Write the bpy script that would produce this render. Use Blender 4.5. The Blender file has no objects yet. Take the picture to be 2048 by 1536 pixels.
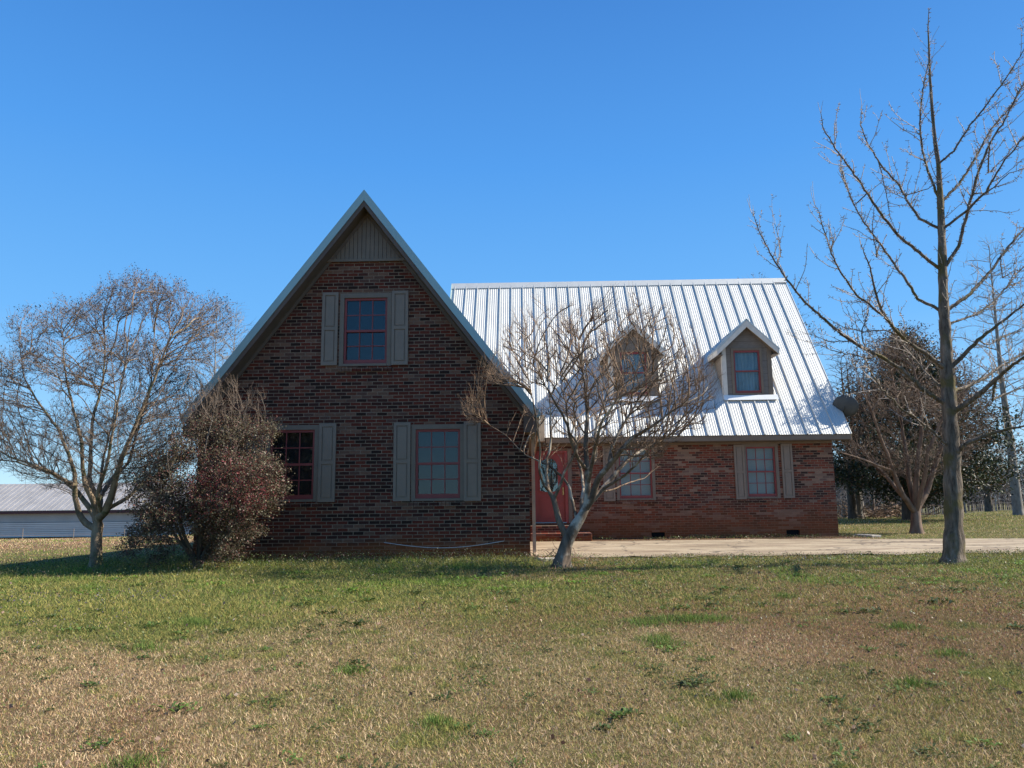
import bpy, bmesh, math, random
import numpy as np
from mathutils import Vector, Matrix
from math import radians, sin, cos, tan, pi, sqrt

S = bpy.context.scene
COL = S.collection
rng = np.random.default_rng(7)
random.seed(7)

# ------------------------------------------------------------------ camera
F = 1500.0; CZ = 1.13
CM = Matrix.Rotation(radians(1.1), 3, 'Z') @ Matrix.Rotation(radians(98.75), 3, 'X') @ Matrix.Rotation(radians(-0.65), 3, 'Z')
cd = bpy.data.cameras.new('camera'); cam = bpy.data.objects.new('camera', cd); COL.objects.link(cam)
cam.matrix_world = Matrix.Translation((0, 0, CZ)) @ CM.to_4x4()
cd.sensor_width = 36; cd.lens = 36 * F / 2048; cd.clip_start = 0.1; cd.clip_end = 5000
S.camera = cam

# ------------------------------------------------------------------ sky and sun
SUN_EL, SUN_AZ = radians(40), radians(4)          # azimuth measured from +X towards +Y
w = bpy.data.worlds.new('World'); S.world = w; w.use_nodes = True
nt = w.node_tree; nt.nodes.clear()
sky = nt.nodes.new('ShaderNodeTexSky'); sky.sky_type = 'NISHITA'; sky.sun_disc = False
sky.sun_elevation = SUN_EL; sky.sun_rotation = radians(90) - SUN_AZ
sky.altitude = 300; sky.air_density = 1.0; sky.dust_density = 0.3; sky.ozone_density = 2.2
# clear-day gradient over the physical sky: deep azure overhead, pale cyan at the horizon
tc = nt.nodes.new('ShaderNodeTexCoord'); sx = nt.nodes.new('ShaderNodeSeparateXYZ'); nt.links.new(tc.outputs['Generated'], sx.inputs[0])
gr = nt.nodes.new('ShaderNodeValToRGB'); cr = gr.color_ramp
for p_, c_ in ((0.0, (0.52, 0.79, 0.92)), (0.09, (0.27, 0.575, 0.90)), (0.22, (0.135, 0.425, 0.86)), (0.42, (0.070, 0.305, 0.77)), (0.62, (0.040, 0.195, 0.58))):
    e_ = cr.elements.new(p_); e_.color = (*c_, 1)
cr.elements.remove(cr.elements[-1]); cr.elements.remove(cr.elements[0])
nt.links.new(sx.outputs[2], gr.inputs[0])
sc_ = nt.nodes.new('ShaderNodeMix'); sc_.data_type = 'RGBA'; sc_.blend_type = 'MULTIPLY'; sc_.inputs[0].default_value = 1; sc_.inputs[7].default_value = (8.6, 8.6, 8.6, 1)
nt.links.new(gr.outputs[0], sc_.inputs[6])
hs = nt.nodes.new('ShaderNodeMix'); hs.data_type = 'RGBA'; hs.inputs[0].default_value = 0.88
nt.links.new(sky.outputs[0], hs.inputs[6]); nt.links.new(sc_.outputs[2], hs.inputs[7])
bg = nt.nodes.new('ShaderNodeBackground'); bg.inputs['Strength'].default_value = 0.072
wo = nt.nodes.new('ShaderNodeOutputWorld')
nt.links.new(hs.outputs[2], bg.inputs[0]); nt.links.new(bg.outputs[0], wo.inputs[0])
sl = bpy.data.lights.new('sun', 'SUN'); sl.energy = 5.0; sl.angle = radians(0.53); sl.color = (1.0, 0.93, 0.82)
so = bpy.data.objects.new('sun', sl); COL.objects.link(so)
sd = Vector((cos(SUN_EL) * cos(SUN_AZ), cos(SUN_EL) * sin(SUN_AZ), sin(SUN_EL)))
so.rotation_euler = sd.to_track_quat('Z', 'Y').to_euler()
S.render.engine = 'CYCLES'
S.view_settings.view_transform = 'Standard'; S.view_settings.look = 'None'
S.view_settings.exposure = 0.95; S.view_settings.gamma = 1.0
S.cycles.max_bounces = 6; S.cycles.transparent_max_bounces = 12

# ------------------------------------------------------------------ helpers
def at(px, py, Y):
    d = CM @ Vector(((px - 1024) / F, -(py - 768) / F, -1.0))
    t = Y / d.y
    return Vector((d.x * t, Y, CZ + d.z * t))

def tag(o, label=None, cat=None, group=None, kind=None):
    if label: o['label'] = label
    if cat: o['category'] = cat
    if group: o['group'] = group
    if kind: o['kind'] = kind
    return o

def empty(name, loc, label=None, cat=None, group=None):
    o = bpy.data.objects.new(name, None); COL.objects.link(o)
    o.location = loc; o.empty_display_size = 0.2
    return tag(o, label, cat, group)

def link(name, me, mat=None, parent=None, smooth=False):
    o = bpy.data.objects.new(name, me); COL.objects.link(o)
    if mat: me.materials.append(mat)
    if smooth: me.polygons.foreach_set('use_smooth', np.ones(len(me.polygons), bool))
    if parent:
        o.parent = parent
        if parent.type == 'EMPTY': o.matrix_parent_inverse = Matrix.Translation(-Vector(parent.location))
    return o

class MB:
    def __init__(s): s.v = []; s.f = []
    def poly(s, pts):
        n = len(s.v); s.v += [tuple(p) for p in pts]; s.f.append(tuple(range(n, n + len(pts))))
    def box(s, x0, x1, y0, y1, z0, z1):
        n = len(s.v)
        s.v += [(x0,y0,z0),(x1,y0,z0),(x1,y1,z0),(x0,y1,z0),(x0,y0,z1),(x1,y0,z1),(x1,y1,z1),(x0,y1,z1)]
        s.f += [tuple(n+i for i in q) for q in ((0,3,2,1),(4,5,6,7),(0,1,5,4),(1,2,6,5),(2,3,7,6),(3,0,4,7))]
        return s
    def prism(s, pts, d):
        """closed polygon pts (3d) extruded by vector d"""
        n = len(s.v); k = len(pts); d = Vector(d)
        s.v += [tuple(p) for p in pts] + [tuple(Vector(p) + d) for p in pts]
        s.f.append(tuple(range(n, n + k))); s.f.append(tuple(range(n + 2*k - 1, n + k - 1, -1)))
        for i in range(k):
            j = (i + 1) % k; s.f.append((n + i, n + i + k, n + j + k, n + j))
        return s
    def bar(s, a, b, w, h, up=(0, 0, 1)):
        a = Vector(a); b = Vector(b); d = (b - a).normalized(); u = Vector(up)
        r = d.cross(u).normalized(); u = r.cross(d).normalized()
        pts = [a + r*w/2 + u*h/2, a - r*w/2 + u*h/2, a - r*w/2 - u*h/2, a + r*w/2 - u*h/2]
        return s.prism(pts, b - a)
    def build(s, name, mat, parent=None, bevel=0, smooth=False):
        me = bpy.data.meshes.new(name); me.from_pydata(s.v, [], s.f); me.update()
        bm = bmesh.new(); bm.from_mesh(me); bmesh.ops.recalc_face_normals(bm, faces=bm.faces)
        if bevel: bmesh.ops.bevel(bm, geom=bm.edges[:], offset=bevel, segments=1, affect='EDGES')
        bm.to_mesh(me); bm.free()
        return link(name, me, mat, parent, smooth)

def np_mesh(name, V, Fc, cols=None):
    """V (n,3), Fc (m,k) of equal size k"""
    V = np.ascontiguousarray(V, np.float32); Fc = np.ascontiguousarray(Fc, np.int32); k = Fc.shape[1]
    me = bpy.data.meshes.new(name)
    me.vertices.add(len(V)); me.vertices.foreach_set('co', V.ravel())
    me.loops.add(Fc.size); me.loops.foreach_set('vertex_index', Fc.ravel())
    me.polygons.add(len(Fc)); me.polygons.foreach_set('loop_start', np.arange(0, Fc.size, k, dtype=np.int32))
    try: me.polygons.foreach_set('loop_total', np.full(len(Fc), k, np.int32))
    except Exception: pass
    me.update(calc_edges=True)
    if cols is not None:
        a = me.color_attributes.new('col', 'FLOAT_COLOR', 'POINT')
        c = np.ones((len(V), 4), np.float32); c[:, :3] = cols; a.data.foreach_set('color', c.ravel())
    return me

def vnoise(x, y, seed=0, scale=1.0):
    x = np.asarray(x, float) * scale; y = np.asarray(y, float) * scale
    xi = np.floor(x).astype(np.int64); yi = np.floor(y).astype(np.int64); fx = x - xi; fy = y - yi
    fx = fx*fx*(3-2*fx); fy = fy*fy*(3-2*fy)
    def h(a, b):
        n = (a * 374761393 + b * 668265263 + seed * 974634777) & 0x7fffffff
        n = ((n ^ (n >> 13)) * 1274126177) & 0x7fffffff
        return ((n ^ (n >> 16)) & 0xffff) / 65535.0
    return (h(xi,yi)*(1-fx)+h(xi+1,yi)*fx)*(1-fy)+(h(xi,yi+1)*(1-fx)+h(xi+1,yi+1)*fx)*fy

def fbm(x, y, seed=0, scale=1.0, o=4):
    s = 0; a = 0.5; t = 0
    for i in range(o): s = s + a*vnoise(x, y, seed+i*17, scale*2**i); t += a; a *= 0.55
    return s/t

def sst(a, b, x):
    t = np.clip((np.asarray(x, float)-a)/(b-a), 0, 1); return t*t*(3-2*t)

def ground_z(x, y):
    x = np.asarray(x, float); y = np.asarray(y, float)
    z = -0.52*(1-sst(0, 12.5, y))
    z = z - 0.25*sst(-6.5, -13, x)*sst(9, 15, y)
    z = z - 2.15*sst(17, 92, y)*sst(0, -30, x)
    side = sst(0.35, 0.62, x/np.maximum(y, 1))
    z = z - sst(38, 75, y)*sst(-2, 8, x)*(3.2*(1-side)+0.25*side)
    z = z - 0.015*np.maximum(0, np.minimum(np.hypot(x, y), 1500)-62)
    z = z + 0.03*(fbm(x, y, 3, 0.45)-0.5)*sst(2, 8, np.abs(y)+2)
    return z

# ------------------------------------------------------------------ materials
class NM:
    def __init__(s, name):
        s.m = bpy.data.materials.new(name); s.m.use_nodes = True; s.t = s.m.node_tree; s.n = s.t.nodes
        s.b = s.n['Principled BSDF']; s.out = s.n['Material Output']
    def new(s, t, **kw):
        n = s.n.new(t)
        for k, v in kw.items(): setattr(n, k, v)
        return n
    def L(s, a, b): s.t.links.new(a, b)
    def math(s, op, a, b=None, c=None):
        n = s.new('ShaderNodeMath', operation=op)
        for i, q in enumerate((a, b, c)):
            if q is None: continue
            if isinstance(q, (int, float)): n.inputs[i].default_value = q
            else: s.L(q, n.inputs[i])
        return n.outputs[0]
    def coord(s): return s.new('ShaderNodeNewGeometry').outputs['Position']
    def noise(s, vec, scale, detail=4, rough=0.55, sc=None):
        if sc:
            mp = s.new('ShaderNodeMapping'); mp.inputs['Scale'].default_value = sc; s.L(vec, mp.inputs[0]); vec = mp.outputs[0]
        n = s.new('ShaderNodeTexNoise'); n.inputs['Scale'].default_value = scale; n.inputs['Detail'].default_value = detail
        n.inputs['Roughness'].default_value = rough; s.L(vec, n.inputs['Vector']); return n.outputs[0]
    def ramp(s, fac, stops, interp='LINEAR'):
        n = s.new('ShaderNodeValToRGB'); cr = n.color_ramp; cr.interpolation = interp
        while len(cr.elements) < len(stops): cr.elements.new(0.5)
        for e, (p, c) in zip(cr.elements, stops): e.position = p; e.color = (*c, 1)
        s.L(fac, n.inputs[0]); return n.outputs[0]
    def mix(s, fac, a, b, mode='MIX'):
        n = s.new('ShaderNodeMix', data_type='RGBA', blend_type=mode)
        for i, q in ((0, fac), (6, a), (7, b)):
            if isinstance(q, (int, float)): n.inputs[i].default_value = q
            elif isinstance(q, tuple): n.inputs[i].default_value = (*q, 1)
            else: s.L(q, n.inputs[i])
        return n.outputs[2]
    def bump(s, h, strength, dist=0.01):
        n = s.new('ShaderNodeBump'); n.inputs['Strength'].default_value = strength; n.inputs['Distance'].default_value = dist
        s.L(h, n.inputs['Height']); s.L(n.outputs[0], s.b.inputs['Normal'])
    def base(s, c):
        if isinstance(c, tuple): s.b.inputs['Base Color'].default_value = (*c, 1)
        else: s.L(c, s.b.inputs['Base Color'])
    def rough(s, r): s.b.inputs['Roughness'].default_value = r

def simple(name, c, rough=0.7, metal=0.0, var=0.12, nscale=6, bump=0.1):
    m = NM(name); p = m.coord(); n = m.noise(p, nscale, 5)
    lo = tuple(x*(1-var) for x in c); hi = tuple(min(1, x*(1+var)) for x in c)
    m.base(m.ramp(n, [(0.3, lo), (0.7, hi)])); m.rough(rough); m.b.inputs['Metallic'].default_value = metal
    if bump: m.bump(m.noise(p, nscale*12, 3), bump, 0.003)
    return m.m

def brick_mat(name, stain_h, zoff=0.0, dim=1.0):
    m = NM(name); g = m.new('ShaderNodeNewGeometry'); sp = m.new('ShaderNodeSeparateXYZ'); m.L(g.outputs['Position'], sp.inputs[0])
    sn = m.new('ShaderNodeSeparateXYZ'); m.L(g.outputs['True Normal'], sn.inputs[0])
    side = m.math('GREATER_THAN', m.math('ABSOLUTE', sn.outputs[0]), 0.5)
    u = m.math('ADD', m.math('MULTIPLY', sp.outputs[0], m.math('SUBTRACT', 1.0, side)), m.math('MULTIPLY', sp.outputs[1], side))
    H, W = 0.0677, 0.2065
    wob = m.math('MULTIPLY', m.math('SUBTRACT', m.noise(g.outputs['Position'], 0.7, 2), 0.5), 0.012)
    vz = m.math('DIVIDE', m.math('ADD', m.math('ADD', sp.outputs[2], 5.0+zoff), wob), H)
    row = m.math('FLOOR', vz); fz = m.math('SUBTRACT', vz, row)
    wn0 = m.new('ShaderNodeTexWhiteNoise', noise_dimensions='1D'); m.L(row, wn0.inputs['W'])
    sh = m.math('ADD', m.math('MULTIPLY', m.math('MODULO', row, 2.0), 0.5), m.math('MULTIPLY', wn0.outputs[0], 0.12))
    uu = m.math('ADD', m.math('DIVIDE', m.math('ADD', u, 40.0), W), sh)
    cc = m.math('FLOOR', uu); fu = m.math('SUBTRACT', uu, cc)
    cx = m.new('ShaderNodeCombineXYZ'); m.L(cc, cx.inputs[0]); m.L(row, cx.inputs[1])
    wn = m.new('ShaderNodeTexWhiteNoise', noise_dimensions='2D'); m.L(cx.outputs[0], wn.inputs['Vector'])
    low = m.noise(cx.outputs[0], 1.0, 2, sc=(0.22, 0.32, 1))
    # tan clusters come from the low noise, the rest is random per brick
    base = m.ramp(wn.outputs[0], [(0.0, (0.048, 0.026, 0.019)), (0.10, (0.085, 0.037, 0.028)), (0.33, (0.175, 0.046, 0.028)),
                                  (0.58, (0.21, 0.056, 0.033)), (0.80, (0.13, 0.050, 0.036)), (0.92, (0.20, 0.075, 0.045))], 'CONSTANT')
    tanc = m.ramp(wn.outputs[0], [(0.0, (0.24, 0.145, 0.10)), (0.5, (0.29, 0.17, 0.115)), (0.8, (0.18, 0.105, 0.08))], 'CONSTANT')
    tf = m.math('GREATER_THAN', m.math('ADD', low, m.math('MULTIPLY', m.math('SUBTRACT', wn.outputs[0], 0.5), 0.10)), 0.575)
    dk = m.math('LESS_THAN', m.math('ADD', low, m.math('MULTIPLY', m.math('SUBTRACT', wn.outputs[0], 0.5), 0.16)), 0.36)
    c = m.mix(tf, base, tanc); c = m.mix(m.math('MULTIPLY', dk, 0.75), c, (0.048, 0.027, 0.021))
    fine = m.noise(g.outputs['Position'], 40, 4)
    c = m.mix(0.55, c, m.ramp(fine, [(0.3, (0.55, 0.55, 0.55)), (0.7, (1.25, 1.25, 1.25))]), 'MULTIPLY')
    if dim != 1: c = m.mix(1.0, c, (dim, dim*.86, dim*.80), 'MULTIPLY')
    # mortar
    mz = m.math('LESS_THAN', m.math('MINIMUM', fz, m.math('SUBTRACT', 1.0, fz)), 0.095)
    mu = m.math('LESS_THAN', m.math('MINIMUM', fu, m.math('SUBTRACT', 1.0, fu)), 0.034)
    mt = m.math('MAXIMUM', mz, mu)
    mcol = m.ramp(m.noise(g.outputs['Position'], 9, 4), [(0.3, (0.15, 0.105, 0.075)), (0.7, (0.30, 0.215, 0.145))])
    c = m.mix(mt, c, mcol)
    # clay splash stain low on the wall
    sz = m.math('ADD', sp.outputs[2], m.math('MULTIPLY', m.math('SUBTRACT', m.noise(g.outputs['Position'], 1.6, 4), 0.5), 0.7))
    mr = m.new('ShaderNodeMapRange'); mr.interpolation_type = 'SMOOTHSTEP'; m.L(sz, mr.inputs[0])
    mr.inputs[1].default_value = 0.05; mr.inputs[2].default_value = stain_h; mr.inputs[3].default_value = 0.9; mr.inputs[4].default_value = 0.0
    c = m.mix(mr.outputs[0], c, m.mix(0.28, (0.30, 0.085, 0.022), c, 'MIX'))
    m.base(c); m.rough(0.88); m.b.inputs['Specular IOR Level'].default_value = 0.25
    m.bump(m.math('ADD', m.math('MULTIPLY', m.math('SUBTRACT', 1.0, mt), 1.0), m.math('MULTIPLY', fine, 0.35)), 0.6, 0.008)
    return m.m

def metal_roof_mat(name, c=(0.60, 0.60, 0.56), met=0.4):
    m = NM(name); p = m.coord()
    n = m.noise(p, 1.2, 5, sc=(3, 0.5, 0.5)); n2 = m.noise(p, 30, 3)
    m.base(m.ramp(n, [(0.3, tuple(x*0.9 for x in c)), (0.7, c)])); m.rough(0.55); m.b.inputs['Metallic'].default_value = met
    m.L(m.ramp(n2, [(0.3, (0.5,)*3), (0.7, (0.62,)*3)]), m.b.inputs['Roughness'])
    return m.m

def siding_mat(name, c, pitch=0.16):
    m = NM(name); p = m.coord(); sp = m.new('ShaderNodeSeparateXYZ'); m.L(p, sp.inputs[0])
    f = m.math('FRACT', m.math('DIVIDE', sp.outputs[2], pitch))
    n = m.noise(p, 8, 5, sc=(1, 1, 6))
    c1 = m.ramp(n, [(0.3, tuple(x*0.8 for x in c)), (0.7, tuple(x*1.12 for x in c))])
    m.base(m.mix(m.math('LESS_THAN', f, 0.06), c1, tuple(x*0.6 for x in c))); m.rough(0.8)
    m.bump(m.math('SUBTRACT', 1.0, f), 0.5, 0.012)
    return m.m

def glass_mat(name, refl=0.16, tint=(0.75, 0.85, 0.9)):
    m = NM(name); m.n.remove(m.b)
    tr = m.new('ShaderNodeBsdfTransparent'); tr.inputs[0].default_value = (*tint, 1)
    gl = m.new('ShaderNodeBsdfGlossy'); gl.inputs['Roughness'].default_value = 0.015; gl.inputs[0].default_value = (0.9, 0.97, 1, 1)
    bp = m.new('ShaderNodeBump'); bp.inputs['Strength'].default_value = 0.06; bp.inputs['Distance'].default_value = 0.02
    m.L(m.noise(m.coord(), 2.2, 2), bp.inputs['Height']); m.L(bp.outputs[0], gl.inputs['Normal'])
    mx = m.new('ShaderNodeMixShader'); fr = m.new('ShaderNodeLayerWeight'); fr.inputs[0].default_value = 0.5
    f = m.math('ADD', m.math('MULTIPLY', m.math('POWER', fr.outputs['Facing'], 4.0), 0.6), refl)
    m.L(m.math('MINIMUM', f, 0.9), mx.inputs[0]); m.L(tr.outputs[0], mx.inputs[1]); m.L(gl.outputs[0], mx.inputs[2]); m.L(mx.outputs[0], m.out.inputs[0])
    return m.m

def bark_mat(name, c1, c2, scale=9, stretch=(1, 1, 0.25), bump=0.6, patch=None, pscale=3.0, dist=0.02):
    m = NM(name); p = m.coord(); n = m.noise(p, scale, 6, 0.65, sc=stretch)
    c = m.ramp(n, [(0.32, c1), (0.68, c2)])
    if patch: c = m.mix(m.ramp(m.noise(p, pscale, 4), [(0.52, (0, 0, 0)), (0.62, (1, 1, 1))]), c, patch)
    m.base(c); m.rough(0.9); m.b.inputs['Specular IOR Level'].default_value = 0.2; m.bump(n, bump, dist); return m.m

def attr_mat(name, rough=0.75, trans=0.0, spec=0.3, var=0.0, vs=30):
    m = NM(name); a = m.new('ShaderNodeAttribute'); a.attribute_name = 'col'; c = a.outputs['Color']
    if var: c = m.mix(1.0, c, m.ramp(m.noise(m.coord(), vs, 5, 0.7), [(0.25, (1-var,)*3), (0.75, (1+var,)*3)]), 'MULTIPLY')
    m.base(c); m.rough(rough); m.b.inputs['Specular IOR Level'].default_value = spec
    if trans:
        tl = m.new('ShaderNodeBsdfTranslucent'); m.L(c, tl.inputs[0]); mx = m.new('ShaderNodeMixShader'); mx.inputs[0].default_value = trans
        m.L(m.b.outputs[0], mx.inputs[1]); m.L(tl.outputs[0], mx.inputs[2]); m.L(mx.outputs[0], m.out.inputs[0])
    return m.m

M = {}
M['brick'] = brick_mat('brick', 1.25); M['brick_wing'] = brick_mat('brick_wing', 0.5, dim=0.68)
M['roof'] = metal_roof_mat('galvanised_roof'); M['roof_trim'] = metal_roof_mat('roof_trim', (0.32, 0.47, 0.48), 0.0)
M['taupe'] = simple('taupe_paint', (0.185, 0.138, 0.097), 0.6, var=0.1)
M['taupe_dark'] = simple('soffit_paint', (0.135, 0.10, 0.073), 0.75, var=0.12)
M['fascia'] = simple('brown_fascia', (0.13, 0.09, 0.068), 0.7, var=0.15)
M['shutter'] = simple('shutter_paint', (0.225, 0.168, 0.122), 0.55, var=0.06)
M['red'] = simple('red_paint', (0.25, 0.042, 0.036), 0.5, var=0.1)
M['door_red'] = simple('door_paint', (0.33, 0.052, 0.042), 0.45, var=0.08)
M['white_trim'] = simple('white_trim', (0.66, 0.60, 0.52), 0.6, var=0.08)
M['white_metal'] = simple('white_flashing', (0.78, 0.78, 0.76), 0.45, 0.1, var=0.06)
M['siding'] = siding_mat('dormer_siding', (0.30, 0.235, 0.175)); M['siding_front'] = siding_mat('dormer_front', (0.19, 0.16, 0.135), 0.2)
M['glass'] = glass_mat('window_glass', 0.033); M['glass_clear'] = glass_mat('clear_window_glass', 0.018); M['glass_lead'] = glass_mat('leaded_glass', 0.10, (0.7, 0.8, 0.8))
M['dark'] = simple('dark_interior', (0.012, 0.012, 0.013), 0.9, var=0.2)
M['blind'] = simple('blind', (0.85, 0.69, 0.60), 0.7, var=0.05, bump=0)
M['curtain'] = simple('curtain', (0.40, 0.39, 0.37), 0.85, var=0.15, nscale=3)
M['dish'] = simple('dish_grey', (0.055, 0.062, 0.062), 0.7, 0.0)
M['dish_back'] = simple('hall_beyond', (0.055, 0.06, 0.058), 0.8)
M['black'] = simple('black_void', (0.006, 0.006, 0.006), 0.9)
M['step'] = brick_mat('step_brick', 0.12, 0.02)
M['concrete'] = simple('concrete', (0.42, 0.37, 0.30), 0.9, var=0.25, nscale=14, bump=0.4)
M['cable'] = simple('cable_sheath', (0.55, 0.55, 0.55), 0.5)
M['downspout'] = simple('downspout_paint', (0.42, 0.31, 0.21), 0.55, var=0.15)
M['gold'] = simple('brass', (0.5, 0.36, 0.16), 0.35, 0.9)
M['lead'] = simple('lead_came', (0.10, 0.10, 0.10), 0.4, 0.6)

# ================================================================== ground
def lawn_masks(x, y):
    """green 0..1, russet 0..1, lush 0..1"""
    n1 = fbm(x, y, 11, 0.5); n2 = fbm(x, y, 23, 1.6); n3 = fbm(x, y, 31, 0.22)
    left = sst(0.5, -2.0, x + 1.5*(n3-0.5))
    e = 7.9 + 0.8*sst(-1, 4, x) - 1.2*sst(-3.0, -5.5, x)
    band = sst(e-1.4, e+1.8, y + 3.2*(n1-0.5) + 1.6*(n2-0.5))
    g = 0.10 + band*(0.38+0.34*left) + 0.34*sst(0.46, 0.66, n3) + .35*sst(-1.5, -4.5, x+2*(n1-.5))*sst(6.5, 4.6, y+2*(n2-.5)) + 0.45*sst(0.60, 0.76, n2)*(0.35+0.45*sst(0.4, 0.6, n3)) + .6*sst(.62, .78, fbm(x, y, 37, 4.5)) + .12*sst(1, 3, x)
    near_wall = sst(11.9, 13.2, y + 0.8*(n2-0.5))*sst(1.2, -0.4, x)
    g = g + 0.6*near_wall + 0.45*sst(-4.0, -7, x + 0.8*(n1-0.5)*4)*sst(8.0, 10.0, y)
    rus = 0.12 + sst(-2.2, 1.5, x + 3*(n3-0.5))*sst(7.0, 9.0, y+2*(n2-0.5)) + 0.75*sst(0.8, 3.2, x + 2*(n1-0.5))*sst(3.5, 6.5, y) + .5*sst(.55, .75, fbm(x, y, 61, 1.1))
    # back lawn behind the drive
    back = sst(18.5, 19.8, y)*sst(8, 9, x)
    g = g*(1-back) + back*(0.75 + 0.5*(n2-0.5)); rus = rus*(1-back)
    # field on the left
    fld = sst(15, 17, y)*sst(-5, -7, x); g = g*(1-fld) + fld*(0.62-0.75*sst(19, 30, y) + 0.6*(n1-0.5)); rus = np.maximum(rus, fld*0.45)
    lush = sst(0.5, 0.68, fbm(x, y, 47, 0.9))*sst(-3.5, -6, x)*sst(9.5, 11, y) + 0.8*sst(0.6, 0.72, fbm(x, y, 53, 1.3))*sst(8, 11, y)
    return np.clip(g, 0, 1), np.clip(rus, 0, 1), np.clip(lush, 0, 1)

def grid_axis(a, b, fine0, fine1, fs, cs):
    xs = list(np.arange(fine0, fine1, fs)); v = fine1; s = fs
    while v < b: xs.append(v); s *= cs; v += s
    xs.append(b); v = fine0; s = fs
    while v > a: s *= cs; v -= s; xs.insert(0, max(v, a))
    return np.array(sorted(set(xs)))
gx = grid_axis(-1500, 1500, -12, 16, 0.25, 1.13); gy = grid_axis(-400, 2500, 2, 30, 0.25, 1.10)
X, Y = np.meshgrid(gx, gy); Z = ground_z(X, Y)
nx, ny = len(gx), len(gy); idx = np.arange(nx*ny).reshape(ny, nx)
Fq = np.stack([idx[:-1, :-1], idx[:-1, 1:], idx[1:, 1:], idx[1:, :-1]], -1).reshape(-1, 4)
g_, r_, l_ = lawn_masks(X.ravel(), Y.ravel())
tanc = np.array([0.25, 0.17, 0.10]); grc = np.array([0.085, 0.095, 0.03]); rusc = np.array([0.13, 0.068, 0.038])
gc = tanc*(1-r_[:, None]) + rusc*r_[:, None]; gc = gc*(1-g_[:, None]) + grc*g_[:, None]
bed = (sst(19.9, 20.4, Y.ravel())*sst(22.5, 22.0, Y.ravel())*sst(0, .3, X.ravel())*sst(9.6, 9.2, X.ravel()))[:, None]
gc = gc*(1-bed) + np.array([0.13, 0.075, 0.045])*bed
me = np_mesh('ground', np.stack([X.ravel(), Y.ravel(), Z.ravel()], 1), Fq, gc)
m = NM('soil_and_thatch'); a = m.new('ShaderNodeAttribute'); a.attribute_name = 'col'; p = m.coord()
c = m.mix(1.0, a.outputs['Color'], m.ramp(m.noise(p, 14, 8, 0.75), [(0.25, (0.35,)*3), (0.5, (0.95,)*3), (0.75, (1.5,)*3)]), 'MULTIPLY')
c = m.mix(1.0, c, m.ramp(m.noise(p, 0.8, 5, 0.6), [(0.3, (0.8, 0.85, 0.8)), (0.7, (1.15, 1.1, 1.05))]), 'MULTIPLY')
m.base(c); m.rough(0.95); m.b.inputs['Specular IOR Level'].default_value = 0.1; m.bump(m.noise(p, 30, 6, 0.7), 1.0, 0.04)
tag(link('ground', me, m.m, smooth=True), kind='structure')

# driveway: one thin slab with a wavering edge
dv = MB(); xs = np.concatenate([np.arange(0.04, 16, 0.25), np.arange(16, 90, 2.0)])
top_f, top_b = [], []
for x in xs:
    fy = 14.72 + 0.55*(fbm(x, 1.0, 61, 1.0)-0.5)*2 - 0.1*min(1, x/8) + (0.35 if x < 0.9 else 0)
    by = 20.15 - 0.9*float(sst(6, 13, x)) + 0.14*(fbm(x, 5.0, 67, 1.0)-0.5)*2
    top_f.append((x, fy)); top_b.append((x, by))
V = []; Fc = []
rows = 14
for j in range(rows+1):
    for (a_, b_) in zip(top_f, top_b):
        y = a_[1] + (b_[1]-a_[1])*j/rows; V.append((a_[0], y, float(ground_z(a_[0], y)) + 0.028))
n = len(xs)
for j in range(rows):
    for i in range(n-1): Fc.append((j*n+i, j*n+i+1, (j+1)*n+i+1, (j+1)*n+i))
me = np_mesh('driveway', np.array(V), np.array(Fc))
m = NM('old_concrete'); p = m.coord()
st = m.noise(p, 0.9, 6, 0.6, sc=(0.35, 1.3, 1)); c = m.ramp(st, [(0.35, (0.18, 0.13, 0.078)), (0.5, (0.32, 0.25, 0.16)), (0.68, (0.42, 0.34, 0.235))])
c = m.mix(0.8, c, m.ramp(m.noise(p, 22, 6, 0.7), [(0.3, (0.65,)*3), (0.7, (1.15,)*3)]), 'MULTIPLY')
vor = m.new('ShaderNodeTexVoronoi', feature='DISTANCE_TO_EDGE'); vor.inputs['Scale'].default_value = 0.55
wv = m.new('ShaderNodeVectorMath', operation='ADD'); m.L(p, wv.inputs[0])
nn = m.new('ShaderNodeTexNoise'); nn.inputs['Scale'].default_value = 1.5; m.L(p, nn.inputs['Vector']); m.L(nn.outputs[1], wv.inputs[1]); m.L(wv.outputs[0], vor.inputs['Vector'])
crack = m.math('LESS_THAN', vor.outputs[0], 0.016)
c = m.mix(m.math('MULTIPLY', crack, 0.8), c, (0.08, 0.06, 0.04))
dirt = m.ramp(m.noise(p, 1.1, 7, 0.7, sc=(0.6, 1.6, 1)), [(0.50, (0, 0, 0)), (0.60, (1, 1, 1))]); c = m.mix(m.mix(1.0, dirt, (0.75,)*3, 'MULTIPLY'), c, (0.17, 0.115, 0.07))
m.base(c); m.rough(0.92); m.bump(m.noise(p, 40, 5), 0.4, 0.006)
tag(link('driveway', me, m.m), kind='structure')

# ================================================================== house
house = empty('brick_house', (4.0, 18.0, 0.0), 'red brick house with steep white metal roof, front gable wing and two dormers', 'house')
WX0, WX1, WY = -6.45, 0.03, 14.6           # front wing
WC = (-3.2); AP = 7.22; RS = 1.315         # ridge x, apex height, slope
MX0, MX1, MY = -2.3, 8.86, 22.0            # main block
EY, EZ, RY, RZ = 21.6, 2.87, 26.1, 8.75    # eave and ridge of the main roof
MS = (RZ-EZ)/(RY-EY)

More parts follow.
